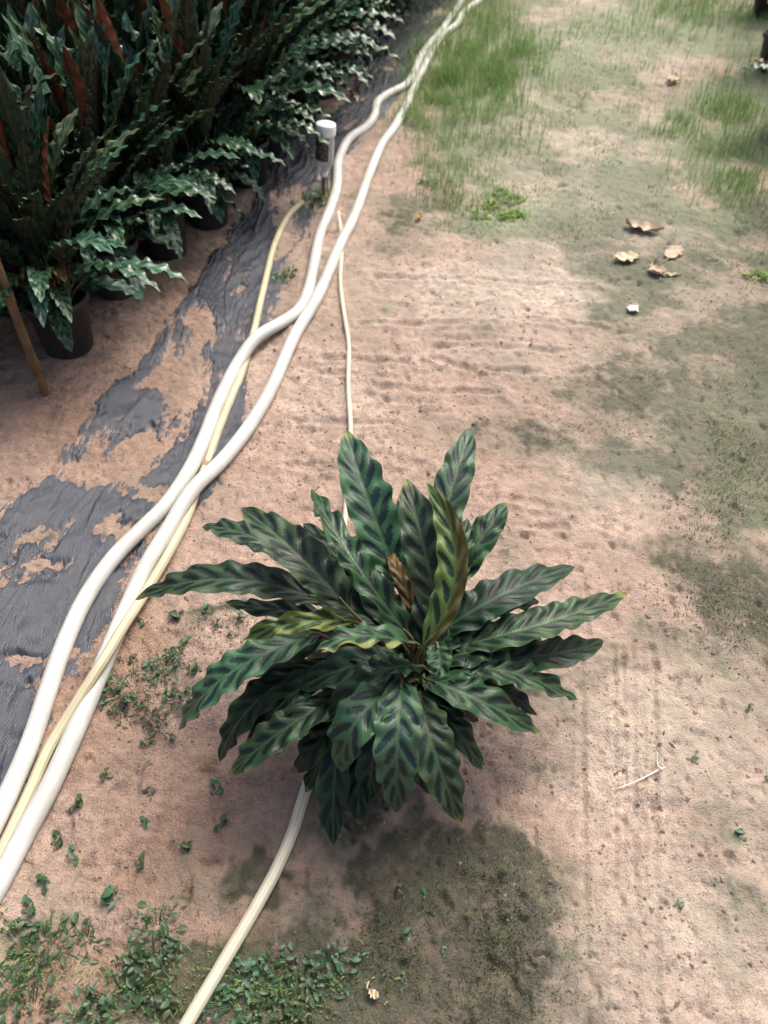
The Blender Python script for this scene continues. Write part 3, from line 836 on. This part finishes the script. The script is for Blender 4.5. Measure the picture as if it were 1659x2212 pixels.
ODD = [bed_leaf_mesh(11, .22, .26, D(4), D(16), .028, 'bedleaf2', 'bedunder', .006, (.4, .4), lambda t, v: .45 + .4 * sstep(.5, 1, t)),
       bed_leaf_mesh(12, .12, .26, D(30), D(110), .028, 'bedleaf2', 'bedunder', .01, (.3, .3), lambda t, v: .9 + 0 * t)]
PV, PF = lathe([(.066, 0), (.070, .004), (.084, .150), (.093, .152), (.093, .172), (.087, .172), (.083, .158), (.080, .146)], 24)
POT = [mesh_np("pot", PV, PF, [M[q]]) for q in ('pot', 'pot_dusty')]
SOILM = mesh_np("soil", [(v[0] * 1.02, v[1] * 1.02, v[2] - hz + .022) for v in sv], sf, [M['peat']])

def bed_plant(pos, label, group, dusty=0, n=(11, 9, 8), sc=1.0, seed=0, droop=0):
    r_ = random.Random(seed)
    z0 = h1(pos[0], pos[1]) - .004
    o = empty("potted_plant", (pos[0], pos[1], z0))
    tag(o, label, "plant", group)
    obj("pot", POT[dusty], o).rotation_euler = (0, 0, r_.uniform(0, 6))
    obj("soil", SOILM, o)
    def put(me, ang, s):
        l = obj("leaf", me, o)
        rr = r_.uniform(.0, .045)
        l.location = (rr * math.cos(ang), rr * math.sin(ang), .145)
        l.rotation_euler = (r_.uniform(-.10, .10), r_.uniform(-.12, .12), ang)
        l.scale = (s, s * r_.uniform(.9, 1.15), s * r_.uniform(.92, 1.08))
    for fam, cnt in ((UPR, n[0]), (MIDL, n[1]), (LOW, n[2])):
        off = r_.uniform(0, 6)
        for q in range(cnt):
            put(r_.choice(fam), off + q * 2.39996 + r_.uniform(-.35, .35), sc * r_.uniform(.82, 1.12))
    for q in range(droop):
        put(r_.choice(DROOP), q * 6.283 / droop + r_.uniform(-.25, .25), r_.uniform(.85, 1.1))
    for q in range(r_.choice((2, 3, 3, 4))):
        put(ODD[0] if r_.random() < .7 else ODD[1], r_.uniform(0, 6.28), sc * r_.uniform(.8, 1.05))
    return o

p_a, p_b = px(150, 765)[:2], px(448, 482)[:2]
dv = unit(p_b - p_a); nv_ = np.array((-dv[1], dv[0]))
ORD = "first second third fourth fifth sixth seventh eighth ninth tenth eleventh twelfth thirteenth fourteenth fifteenth sixteenth seventeenth eighteenth".split()
front_px = [(150, 745), (255, 620), (358, 535), (450, 470)]
front = [px(*q)[:2] for q in front_px]
STEP = .30
q0 = front[-1]
edge_dir = unit(px(905, -20)[:2] - px(560, 395)[:2])
q = q0 + dv * .34
k_ = 0
while q[1] < 6.6:
    front.append(q.copy()); q = q + edge_dir * (.31 + .02 * math.sin(k_ * 1.7)); k_ += 1
front_lab = ["potted plant in black pot beside the bamboo stake, nearest visible pot of the left bed",
             "potted plant in dusty grey pot, second pot along the bed edge from the bamboo stake",
             "potted plant in dark pot with a hanging brown leaf, third along the bed edge",
             "potted plant in black pot, fourth along the bed edge, where the cloth begins"]
for i, p in enumerate(front):
    lab = front_lab[i] if i < 4 else "potted plant with dark glossy leaves, %s along the bed edge counted from the bamboo stake" % (ORD[i] if i < len(ORD) else "last")
    bed_plant(p, lab, "potted plants along the bed edge", 1 if i in (1, 5, 8) else 0, (20, 24, 26), 1.06 if i < 4 else 1.22, 30 + i, 5)
# the front-most one left of the stake, only its leaves in the picture
n_rows = 6
for rI in range(1, n_rows):
    for cI in range(-2, 16):
        base = front[0] + dv * (cI * .31) if cI <= 4 else front[min(4, len(front) - 1)] + edge_dir * ((cI - 4) * .31)
        nr = nv_ if cI <= 4 else np.array((-edge_dir[1], edge_dir[0]))
        p = base + nr * (rI * .30) + dv * (.15 * (rI % 2))
        p = p + np.array((random.uniform(-.03, .03), random.uniform(-.03, .03)))
        # keep those whose foliage can come into the picture
        top = np.array((p[0], p[1], .45)); dp = depth_of(top)
        sx = 829.5 + FPX * top[0] / dp
        cam_dn = (CAM_H - top[2]) * CP - top[1] * SP
        sy = 1106 + FPX * cam_dn / dp
        if sx < -330 or sy < -330 or sx > 1000: continue
        bed_plant(p, "dark leafy potted plant in the %s row of the left bed, behind the edge row" % ORD[rI], "potted plants in the %s row of the left bed" % ORD[rI], 0, (28, 22, 8), random.uniform(1.0, 1.22), 200 + rI * 40 + cI)
# the bed on the other side of the path
for i, (x, y) in enumerate([(1668, 150), (1698, 285), (1760, 430), (1650, 40), (1840, 570)]):
    p = px(x, y)[:2]
    lb = ["potted plant with a pale leaf in the top right corner across the path", "potted plant of the right-hand bed just outside the corner plant"][min(i, 1)]
    bed_plant(p, lb, "potted plants of the right-hand bed" if i else None, 0, (8, 7, 5), .8, 900 + i)

# ------------------------------------------------------------------ bamboo stake
b0 = px(97, 846); hb = h1(b0[0], b0[1])
P = np.array([(b0[0] + .012 * q - .01 * math.sin(q * 2), b0[1] - .004 * q, hb - .05 + q) for q in np.linspace(0, 1.0, 40)])
q_ = np.linspace(0, 1.0, 40)
rad = .0125 - .002 * q_ + .0022 * np.exp(-(((q_ - .05) % .21 - .1) / .012) ** 2)
V, F, _ = tube(P, rad, 12)
tag(obj("bamboo_stake", mesh_np("bamboo_stake", V, F, [M['bamboo']])), "brown bamboo stake standing in the sand at the left edge beside the nearest pot", "stake")

# ------------------------------------------------------------------ bottle on a stick
t0 = px(698, 418)
bt = empty("bottle_trap", (t0[0], t0[1], h1(t0[0], t0[1])))
tag(bt, "upturned clear plastic bottle with white cap and dark label on a stick", "bottle trap")
bt.rotation_euler = (math.radians(-2), math.radians(5), 0)
V, F = lathe([(.012, .088), (.014, .094), (.020, .105), (.033, .125), (.0335, .130), (.0335, .232), (.031, .236), (.0005, .2365)], 28)
bo = obj("bottle_body", mesh_np("bottle_body", V, F, [M['clear']]), bt)
V, F = lathe([(.0338, .228), (.0362, .228), (.0368, .231), (.0368, .262), (.0350, .266), (.001, .267)], 32)
obj("cap", mesh_np("cap", V, F, [M['cap']]), bt)
V, F = [], []
th = np.linspace(math.radians(175), math.radians(295), 24)
for a in th:
    for z, rr in ((.142, .0338), (.142, .0345), (.222, .0345), (.222, .0338)):
        V.append((rr * math.cos(a), rr * math.sin(a), z))
for i in range(23):
    for j in range(4):
        F.append((i * 4 + j, i * 4 + (j + 1) % 4, (i + 1) * 4 + (j + 1) % 4, (i + 1) * 4 + j))
F += [(0, 1, 2, 3), (95, 94, 93, 92)]
obj("label_sheet", mesh_np("label_sheet", V, F, [M['label']], False), bo)
V, F = lathe([(.0135, .078), (.0145, .080), (.0145, .096), (.0125, .098)], 20)
obj("neck", mesh_np("neck", V, F, [M['cap']]), bt)
V, F, _ = tube([(0, 0, -.05), (.001, 0, .0), (-.001, .001, .05), (0, 0, .088)], [.0085, .008, .0078, .0075], 9)
obj("stick", mesh_np("stick", V, F, [M['stakewood']]), bt)
V, F, _ = tube(catmull([(.012, -.004, .085), (.013, -.004, .05), (.017, -.004, .02), (.034, -.006, .004), (.05, -.01, .003)], 5), .0022, 6)
obj("wire", mesh_np("wire", V, F, [M['stakewood']]), bt)

# ------------------------------------------------------------------ fallen leaves and scraps
def dry_leaf(x, y, L, Wd, ang, curl, mat, label, name="fallen_leaf", cat="fallen leaf", seed=0):
    r_ = random.Random(seed)
    c = px(x, y)
    L *= 1.6; Wd *= 1.6; curl *= .55
    n, m = 14, 7
    V = []
    for i in range(n):
        t = i / (n - 1)
        wv = Wd * max(.02, math.sin(math.pi * min(1, t * 1.02 + .02)) ** .7) * (1 + .25 * math.sin(i * 1.9 + seed))
        for j in range(m):
            v = j / (m - 1) * 2 - 1
            zz = .004 + curl * (abs(v) ** 1.6 * .5 + (t - .5) ** 2 * 1.6) * Wd * 2 + .004 * math.sin(i * 1.3 + j * 1.1 + seed)
            V.append(((t - .5) * L, v * wv * (1 - .25 * curl), zz))
    V = np.array(V)
    ca, sa = math.cos(ang), math.sin(ang)
    V = np.stack([V[:, 0] * ca - V[:, 1] * sa, V[:, 0] * sa + V[:, 1] * ca, V[:, 2]], 1)
    F = np.vstack([grid_faces(n, m), grid_faces(n, m, n * m, True)])
    V = np.vstack([V, V - (0, 0, .001)])
    o = obj(name, mesh_np(name, V, F, [M[mat]])); o.location = (c[0], c[1], h1(c[0], c[1]) + .004)
    st, sfc, _ = tube(np.array([(-L * .5 * ca, -L * .5 * sa, .006), (-L * .66 * ca, -L * .66 * sa, .008), (-L * .8 * ca - .01 * sa, -L * .8 * sa + .01 * ca, .006)]), .0012, 5)
    if name == "fallen_leaf": obj("stem", mesh_np("stem", st, sfc, [M[mat]]), o)
    tag(o, label, cat)
dry_leaf(1392, 492, .085, .022, -.45, .7, 'dryleaf', "largest curled dry tan leaf on the mossy path", seed=1)
dry_leaf(1355, 556, .060, .020, .25, .4, 'dryleaf', "flat dry tan leaf just below the largest curled one", seed=2)
dry_leaf(1456, 546, .075, .017, .95, .3, 'dryleaf', "narrow pale dry leaf right of the flat tan leaf", seed=3)
dry_leaf(1418, 586, .050, .019, 1.6, .8, 'dryleaf', "small crumpled dry leaf lowest of the group on the path", seed=4)
dry_leaf(1445, 596, .050, .005, -.12, .2, 'dryleaf', "thin dry leaf sliver beside the small crumpled leaf", seed=14)
dry_leaf(1368, 668, .030, .012, .9, .3, 'scrap', "small whitish scrap on the sand below the dry leaves", "plastic_scrap", "scrap", seed=5)
dry_leaf(905, 468, .032, .007, 1.3, .5, 'dryleaf_rust', "small rusty dry leaf in the short grass right of the hoses", seed=6)
dry_leaf(778, 222, .095, .012, -1.2, .6, 'dryleaf', "long dry tan leaf on the cloth behind the bottle", seed=7)
dry_leaf(832, 116, .070, .026, .6, .8, 'dryleaf', "curled beige leaf at the foot of the far plants beside the cloth", seed=8)
dry_leaf(1455, 172, .060, .022, 1.1, .6, 'dryleaf', "far pale dry leaf alone on the grassy path", seed=9)
dry_leaf(808, 2150, .013, .004, -.6, .6, 'dryleaf', "tiny tan dry leaf on the dark moss at the bottom", seed=10)

tw = [px(1330, 1706), px(1378, 1688), px(1420, 1668), px(1432, 1664)]
tw = [(p[0], p[1], h1(p[0], p[1]) + .006) for p in tw]
to = empty("dry_twig", tw[2])
to.location = tw[2]
V, F, _ = tube(catmull(np.array(tw) - np.array(tw[2]), 5), np.linspace(.0010, .0017, 16), 7)
obj("stem", mesh_np("stem", V, F, [M['scrap']]), to)
t2 = [px(1424, 1668), px(1416, 1656), px(1414, 1638)]
t2 = np.array([(p[0], p[1], h1(p[0], p[1]) + .008 + .006 * i) for i, p in enumerate(t2)]) - np.array(tw[2])
V, F, _ = tube(catmull(t2, 5), np.linspace(.0018, .0009, 11), 7)
obj("side_twig", mesh_np("side_twig", V, F, [M['scrap']]), to)
tag(to, "forked bleached dry twig lying on the wheel tracks", "twig")

# ------------------------------------------------------------------ little weeds
def weed_mesh(i, n, spread, lsz, mat):
    r_ = random.Random(400 + i)
    V, F = [], []
    for k_ in range(n):
        a = r_.uniform(0, 6.28); d = spread * math.sqrt(r_.random()); z = r_.uniform(.002, .022) * (1.2 - d / spread * .6)
        c = np.array((d * math.cos(a), d * math.sin(a), z))
        la = r_.uniform(0, 6.28); L = lsz * r_.choice((.55, .7, .9, 1.2, 1.5)) * r_.uniform(.85, 1.15); W_ = L * r_.uniform(.24, .38); ti = r_.uniform(-.35, .45)
        dx = np.array((math.cos(la) * math.cos(ti), math.sin(la) * math.cos(ti), math.sin(ti))); sy = np.array((-math.sin(la), math.cos(la), 0))
        up = np.cross(dx, sy)
        o = len(V)
        for t, ww in ((0, .05), (.25, .75), (.6, 1.), (.85, .6), (1., .02)):
            for s in (-1, 0, 1):
                V.append(c + dx * L * t + sy * s * W_ * ww * .9 + up * (abs(s) * W_ * .25 * ww - .22 * L * t * t))
        for q in range(4):
            for s in range(2):
                F.append((o + q * 3 + s, o + q * 3 + s + 1, o + q * 3 + s + 4, o + q * 3 + s + 3))
        o = len(V)      # stem
        for t in (0, 1):
            for s in range(3):
                b_ = np.array((d * .35 * math.cos(a), d * .35 * math.sin(a), -.006)) if t == 0 else c
                V.append(b_ + .0008 * np.array((math.cos(s * 2.1), math.sin(s * 2.1), 0)))
        for s in range(3): F.append((o + s, o + (s + 1) % 3, o + 3 + (s + 1) % 3, o + 3 + s))
    return mesh_np("weed", V, F, [M[mat]])
WS = [weed_mesh(i, n, sp, lz, 'weed') for i, (n, sp, lz) in enumerate([(5, .010, .013), (7, .013, .013), (9, .018, .014)])]
WB = [weed_mesh(10 + i, n, sp, lz, 'weed') for i, (n, sp, lz) in enumerate([(38, .042, .0105), (54, .052, .0105), (76, .066, .011)])]
WL = [weed_mesh(20 + i, n, sp, lz, 'weed_lime') for i, (n, sp, lz) in enumerate([(60, .045, .012), (45, .04, .011)])]

def weed(x, y, me, label, group=None, s=1.0):
    p = px(x, y)
    o = obj("weed", me); o.location = (p[0], p[1], h1(p[0], p[1]))
    o.rotation_euler = (0, 0, random.uniform(0, 6.28)); o.scale = (s, s, s * random.uniform(.8, 1.2))
    tag(o, label, "weed", group)
weed(282, 1478, WB[2], "largest clump of small round-leaved weeds right of the white hoses", s=1.0)
weed(352, 1440, WB[1], "round-leaved weed clump up and right of the largest clump by the hoses", s=.85)
weed(395, 1510, WB[0], "small weed clump nearest the drooping left leaf of the big plant", s=.9)
weed(255, 1540, WB[0], "low weed clump below the largest one beside the hoses", s=.8)
weed(335, 1560, WB[0], "sparse weed clump lowest of the group right of the hoses", s=.8)
weed(380, 1420, WB[0], "weed clump topmost of the group left of the big plant", s=.7)
for x, y in [(305, 1345), (370, 1330), (395, 1385), (470, 1350), (500, 1370), (520, 1330), (445, 1310), (290, 1420), (420, 1450), (360, 1500), (310, 1600), (370, 1590), (225, 1480), (560, 1380)]:
    weed(x, y, random.choice(WS), "tiny green seedling on the sand between hoses and big plant", "seedlings left of the big plant", random.uniform(.7, 1.1))
for x, y in [(228, 1672), (165, 1735), (325, 1705), (312, 1772), (118, 1810), (155, 1830), (240, 1920), (395, 1830), (470, 1710), (300, 1862), (30, 1990), (60, 1960), (90, 1900), (480, 1780)]:
    weed(x, y, random.choice(WS), "tiny green seedling on the brown sand below the white hoses", "seedlings below the hoses", random.uniform(.7, 1.15))
BOT = [(30, 2030, "dense dark weed clump at the left edge near the bottom", 1), (95, 2040, "dark weed clump right of the one at the lower left edge", 1), (175, 2030, "small weed clump standing alone above the bottom left group", 0),
       (330, 2010, "upright weed clump uppermost left of the ribbed cream hose", 1), (320, 2090, "weed clump in the middle left of the ribbed cream hose", 2), (270, 2160, "broad weed clump at the bottom left of the ribbed hose", 2),
       (190, 2195, "weed clump cut by the bottom edge left of the broad clump", 1), (10, 2130, "weed clump in the bottom left corner", 1), (60, 2190, "smaller weed clump in the corner by the bottom edge", 1),
       (520, 2160, "weed clump touching the right side of the ribbed cream hose", 2), (590, 2100, "weed clump on the moss right of the ribbed hose", 1), (650, 2150, "weed clump farther right on the dark moss by the bottom", 2),
       (710, 2100, "rightmost weed clump on the dark moss at the bottom", 1), (600, 2200, "weed clump at the bottom edge below the moss clumps", 1), (360, 2190, "weed clump hugging the left side of the ribbed hose at the bottom", 1)]
for x, y, lb, s_ in BOT: weed(x, y, WB[s_], lb, None, random.uniform(.8, 1.05))
for x, y in [(865, 1920), (915, 1930), (935, 1975), (880, 2010), (1100, 1985), (960, 2050), (820, 1990), (780, 2060), (870, 2110), (730, 1990)]:
    weed(x, y, random.choice(WS), "tiny light green sprout on the dark moss in front of the big plant", "sprouts on the dark moss", random.uniform(.45, .75))
for x, y in [(1600, 1800), (1655, 1690), (1620, 1530), (1500, 1640), (1470, 1960)]:
    weed(x, y, random.choice(WS), "tiny sprout on the pale sand at the right edge", "sprouts on the pale sand", random.uniform(.4, .7))
for i, (x, y) in enumerate([(1065, 440), (1110, 430), (1090, 465), (1040, 460), (1120, 465), (1080, 415)]):
    weed(x, y, WL[i % 2], "bright lime creeping weed in the patch on the path right of the hoses", "lime creeping weeds", random.uniform(.9, 1.3))
weed(1640, 605, WL[0], "lime creeping weed at the right edge by the path", None, 1.0)
for x, y, lb in [(925, 398, "broad-leaved weed between hoses and lime patch"), (985, 212, "pale broad-leaved weed in the tall grass, right one"), (955, 215, "pale broad-leaved weed in the tall grass, left one"), (615, 590, "small weed tuft on the cloth between the yellow and white hoses"), (690, 430, "weed tuft at the foot of the bottle stick")]:
    weed(x, y, WB[0], lb, None, 1.1)

# ------------------------------------------------------------------ grass and soil crumbs: nobody could count these
def blades(name, patches, mat, label):
    Vs, Fs, va, tp = [], [], [], []
    off = 0
    for cx, cy, rx, ry, cnt, hmin, hmax, wid in patches:
        gx = rng.normal(0, .5, cnt) * rx + cx; gy = rng.normal(0, .5, cnt) * ry + cy
        u, v = (gx - 829.5) / FPX, (gy - 1106) / FPX
        d = CAM_H / (SP + v * CP)
        X, Y = u * d, d * (CP - v * SP)
        cl = vnoise(X * 9, Y * 9, 90) + .6 * vnoise(X * 25, Y * 25, 91)
        kp = cl > rng.uniform(-.42, .38, cnt)
        X, Y = X[kp], Y[kp]; n = len(X)
        if n == 0: continue
        Z = H(X, Y) - .003
        hh = rng.uniform(hmin, hmax, n) * (1 + .5 * vnoise(X * 6, Y * 6, 92))
        a = rng.uniform(0, 6.283, n); ln = rng.uniform(.1, .75, n) * hh
        dx, dy = np.cos(a), np.sin(a); ww = wid * rng.uniform(.6, 1.2, n)
        sx, sy = -dy * ww, dx * ww
        B = np.stack([X, Y, Z], 1); Sx = np.stack([sx, sy, 0 * sx], 1)
        Mi = B + np.stack([dx * ln * .3, dy * ln * .3, hh * .6], 1)
        Ti = B + np.stack([dx * ln, dy * ln, hh * rng.uniform(.75, 1.0, n)], 1)
        V = np.stack([B - Sx, B + Sx, Mi - Sx * .8, Mi + Sx * .8, Ti], 1).reshape(-1, 3)
        i0 = off + np.arange(n) * 5
        F = np.stack([np.stack([i0, i0 + 1, i0 + 3], 1), np.stack([i0, i0 + 3, i0 + 2], 1), np.stack([i0 + 2, i0 + 3, i0 + 4], 1)], 1).reshape(-1, 3)
        Vs.append(V); Fs.append(F); off += n * 5
        va.append(np.repeat(rng.random(n), 5)); tp.append(np.tile((0, 0, .5, .5, 1), n))
    me = mesh_np(name, np.vstack(Vs), np.vstack(Fs), [M[mat]], True, {"vary": np.concatenate(va), "tip": np.concatenate(tp)})
    tag(obj(name, me), label, "grass", None, "stuff")
blades("grass", [
    (1010, 150, 140, 130, 9000, .04, .13, .0014), (940, 330, 90, 60, 900, .02, .06, .0013), (930, 170, 60, 90, 1300, .04, .12, .0015), (1090, 120, 100, 80, 1800, .04, .11, .0015), (880, 260, 50, 40, 500, .03, .08, .0014),
    (960, 400, 110, 80, 1100, .02, .07, .0014), (1060, 300, 120, 60, 600, .02, .06, .0013), (1090, 430, 90, 50, 800, .01, .03, .0014),
    (1430, 260, 60, 30, 500, .03, .07, .0015), (1560, 290, 130, 130, 3600, .03, .09, .0014), (1620, 190, 90, 140, 1200, .03, .09, .0015), (1520, 30, 180, 70, 3600, .04, .11, .0015), (1250, 200, 300, 130, 2500, .012, .04, .0012), (320, 2120, 160, 110, 900, .006, .022, .0012), (620, 2150, 200, 90, 1200, .006, .022, .0012), (60, 2060, 110, 110, 500, .006, .02, .0012),
    (1340, 130, 160, 80, 500, .02, .06, .0013), (1610, 400, 90, 70, 700, .02, .06, .0013), (1050, 20, 120, 40, 900, .03, .09, .0015), (610, 590, 30, 30, 160, .02, .05, .0012), (680, 425, 40, 25, 260, .02, .05, .0012), (1240, 60, 120, 60, 500, .02, .06, .0013),
    (1640, 560, 60, 90, 300, .015, .04, .0013), (1600, 950, 90, 120, 260, .01, .03, .0012)], 'grass', "green grass growing along the hoses and the far path")
blades("moss_stubble", [
    (1000, 2050, 240, 220, 6500, .003, .010, .0011), (760, 2080, 240, 160, 3500, .003, .011, .0011), (1250, 480, 380, 80, 3600, .004, .014, .0012), (1280, 280, 340, 170, 5000, .005, .018, .0012),
    (1350, 850, 240, 120, 2600, .003, .010, .0011), (1570, 1050, 140, 260, 3600, .003, .014, .0011), (1250, 960, 140, 90, 1200, .003, .009, .0010), (1560, 1300, 150, 140, 1500, .003, .011, .0011), (1600, 600, 120, 160, 1600, .004, .014, .0011),
    (950, 440, 150, 70, 1200, .005, .016, .0011), (1250, 80, 330, 100, 2500, .006, .02, .0013), (480, 1350, 100, 40, 400, .004, .012, .001), (350, 1500, 140, 90, 500, .004, .012, .001), (1180, 1640, 160, 90, 600, .003, .009, .001), (1500, 1950, 180, 60, 700, .003, .009, .001)],
    'stubble', "short mossy growth covering the damp parts of the path")

def crumbs():
    ico = np.array([(1, 0, -.3), (-.5, .87, -.3), (-.5, -.87, -.3), (.5, .87, .35), (-1, 0, .35), (.5, -.87, .35), (0, 0, .9)])
    tri = np.array([(0, 1, 3), (1, 2, 4), (2, 0, 5), (0, 3, 5), (1, 4, 3), (2, 5, 4), (3, 4, 6), (4, 5, 6), (5, 3, 6)])
    n = 15000
    gx = rng.uniform(-60, 1720, n); gy = np.concatenate([rng.uniform(380, 2260, n // 3), rng.uniform(480, 1500, n - n // 3)])
    u, v = (gx - 829.5) / FPX, (gy - 1106) / FPX
    d = CAM_H / (SP + v * CP)
    X, Y = u * d, d * (CP - v * SP)
    kp = (fbm(X, Y, 3, 3, 95) + .25 * (X < 0)) > rng.uniform(-.5, .45, n)
    for cx, cy, rx, ry in [(1000, 2080, 220, 240), (800, 1960, 190, 170), (700, 2160, 260, 120)]:
        kp &= blob(X, Y, cx, cy, rx, ry) < rng.uniform(.1, .7, n)
    X, Y = X[kp], Y[kp]; n = len(X)
    s = .0010 + .0042 * rng.random(n) ** 5 + .0008 * rng.random(n)
    Z = H(X, Y)
    a = rng.uniform(0, 6.28, n); ca, sa = np.cos(a), np.sin(a)
    J = ico[None] * rng.uniform(.7, 1.25, (n, 7, 3)) * s[:, None, None]
    V = np.stack([J[..., 0] * ca[:, None] - J[..., 1] * sa[:, None], J[..., 0] * sa[:, None] + J[..., 1] * ca[:, None], J[..., 2] * .8], -1) + np.stack([X, Y, Z], 1)[:, None, :]
    F = (tri[None] + (np.arange(n) * 7)[:, None, None]).reshape(-1, 3)
    tag(obj("soil_crumbs", mesh_np("soil_crumbs", V.reshape(-1, 3), F, [M['crumb']], False)), "crumbs of reddish soil scattered over the sand", "soil", None, "stuff")
crumbs()

def litter():
    """flakes of rotted leaf and straw on the soil"""
    n = 420
    gx = rng.uniform(-60, 1720, n); gy = rng.uniform(420, 2260, n)
    u, v = (gx - 829.5) / FPX, (gy - 1106) / FPX
    d = CAM_H / (SP + v * CP)
    X, Y = u * d, d * (CP - v * SP)
    kp = fbm(X, Y, 4, 3, 97) > rng.uniform(-.45, .4, n)
    X, Y = X[kp], Y[kp]; n = len(X)
    L = rng.uniform(.0015, .004, n) + .008 * rng.random(n) ** 6; W_ = L * rng.uniform(.08, .4, n)
    a = rng.uniform(0, 6.28, n); dx = np.stack([np.cos(a), np.sin(a), rng.uniform(-.25, .25, n)], 1); sx = np.stack([-np.sin(a), np.cos(a), rng.uniform(-.3, .3, n)], 1)
    C = np.stack([X, Y, H(X, Y) + .0022], 1)
    e, f = dx * L[:, None], sx * W_[:, None]; up = np.array((0, 0, .0008))
    V = np.stack([C - e, C - f + up, C + e, C + f, C - e - up, C - f, C + e - up, C + f - up], 1).reshape(-1, 3)
    q = np.array([(0, 1, 2, 3), (7, 6, 5, 4), (0, 4, 5, 1), (1, 5, 6, 2), (2, 6, 7, 3), (3, 7, 4, 0)])
    F = (q[None] + (np.arange(n) * 8)[:, None, None]).reshape(-1, 4)
    tag(obj("plant_litter", mesh_np("plant_litter", V, F, [M['litter']], False)), "dark flakes of rotted leaf scattered over the sand", "litter", None, "stuff")
litter()
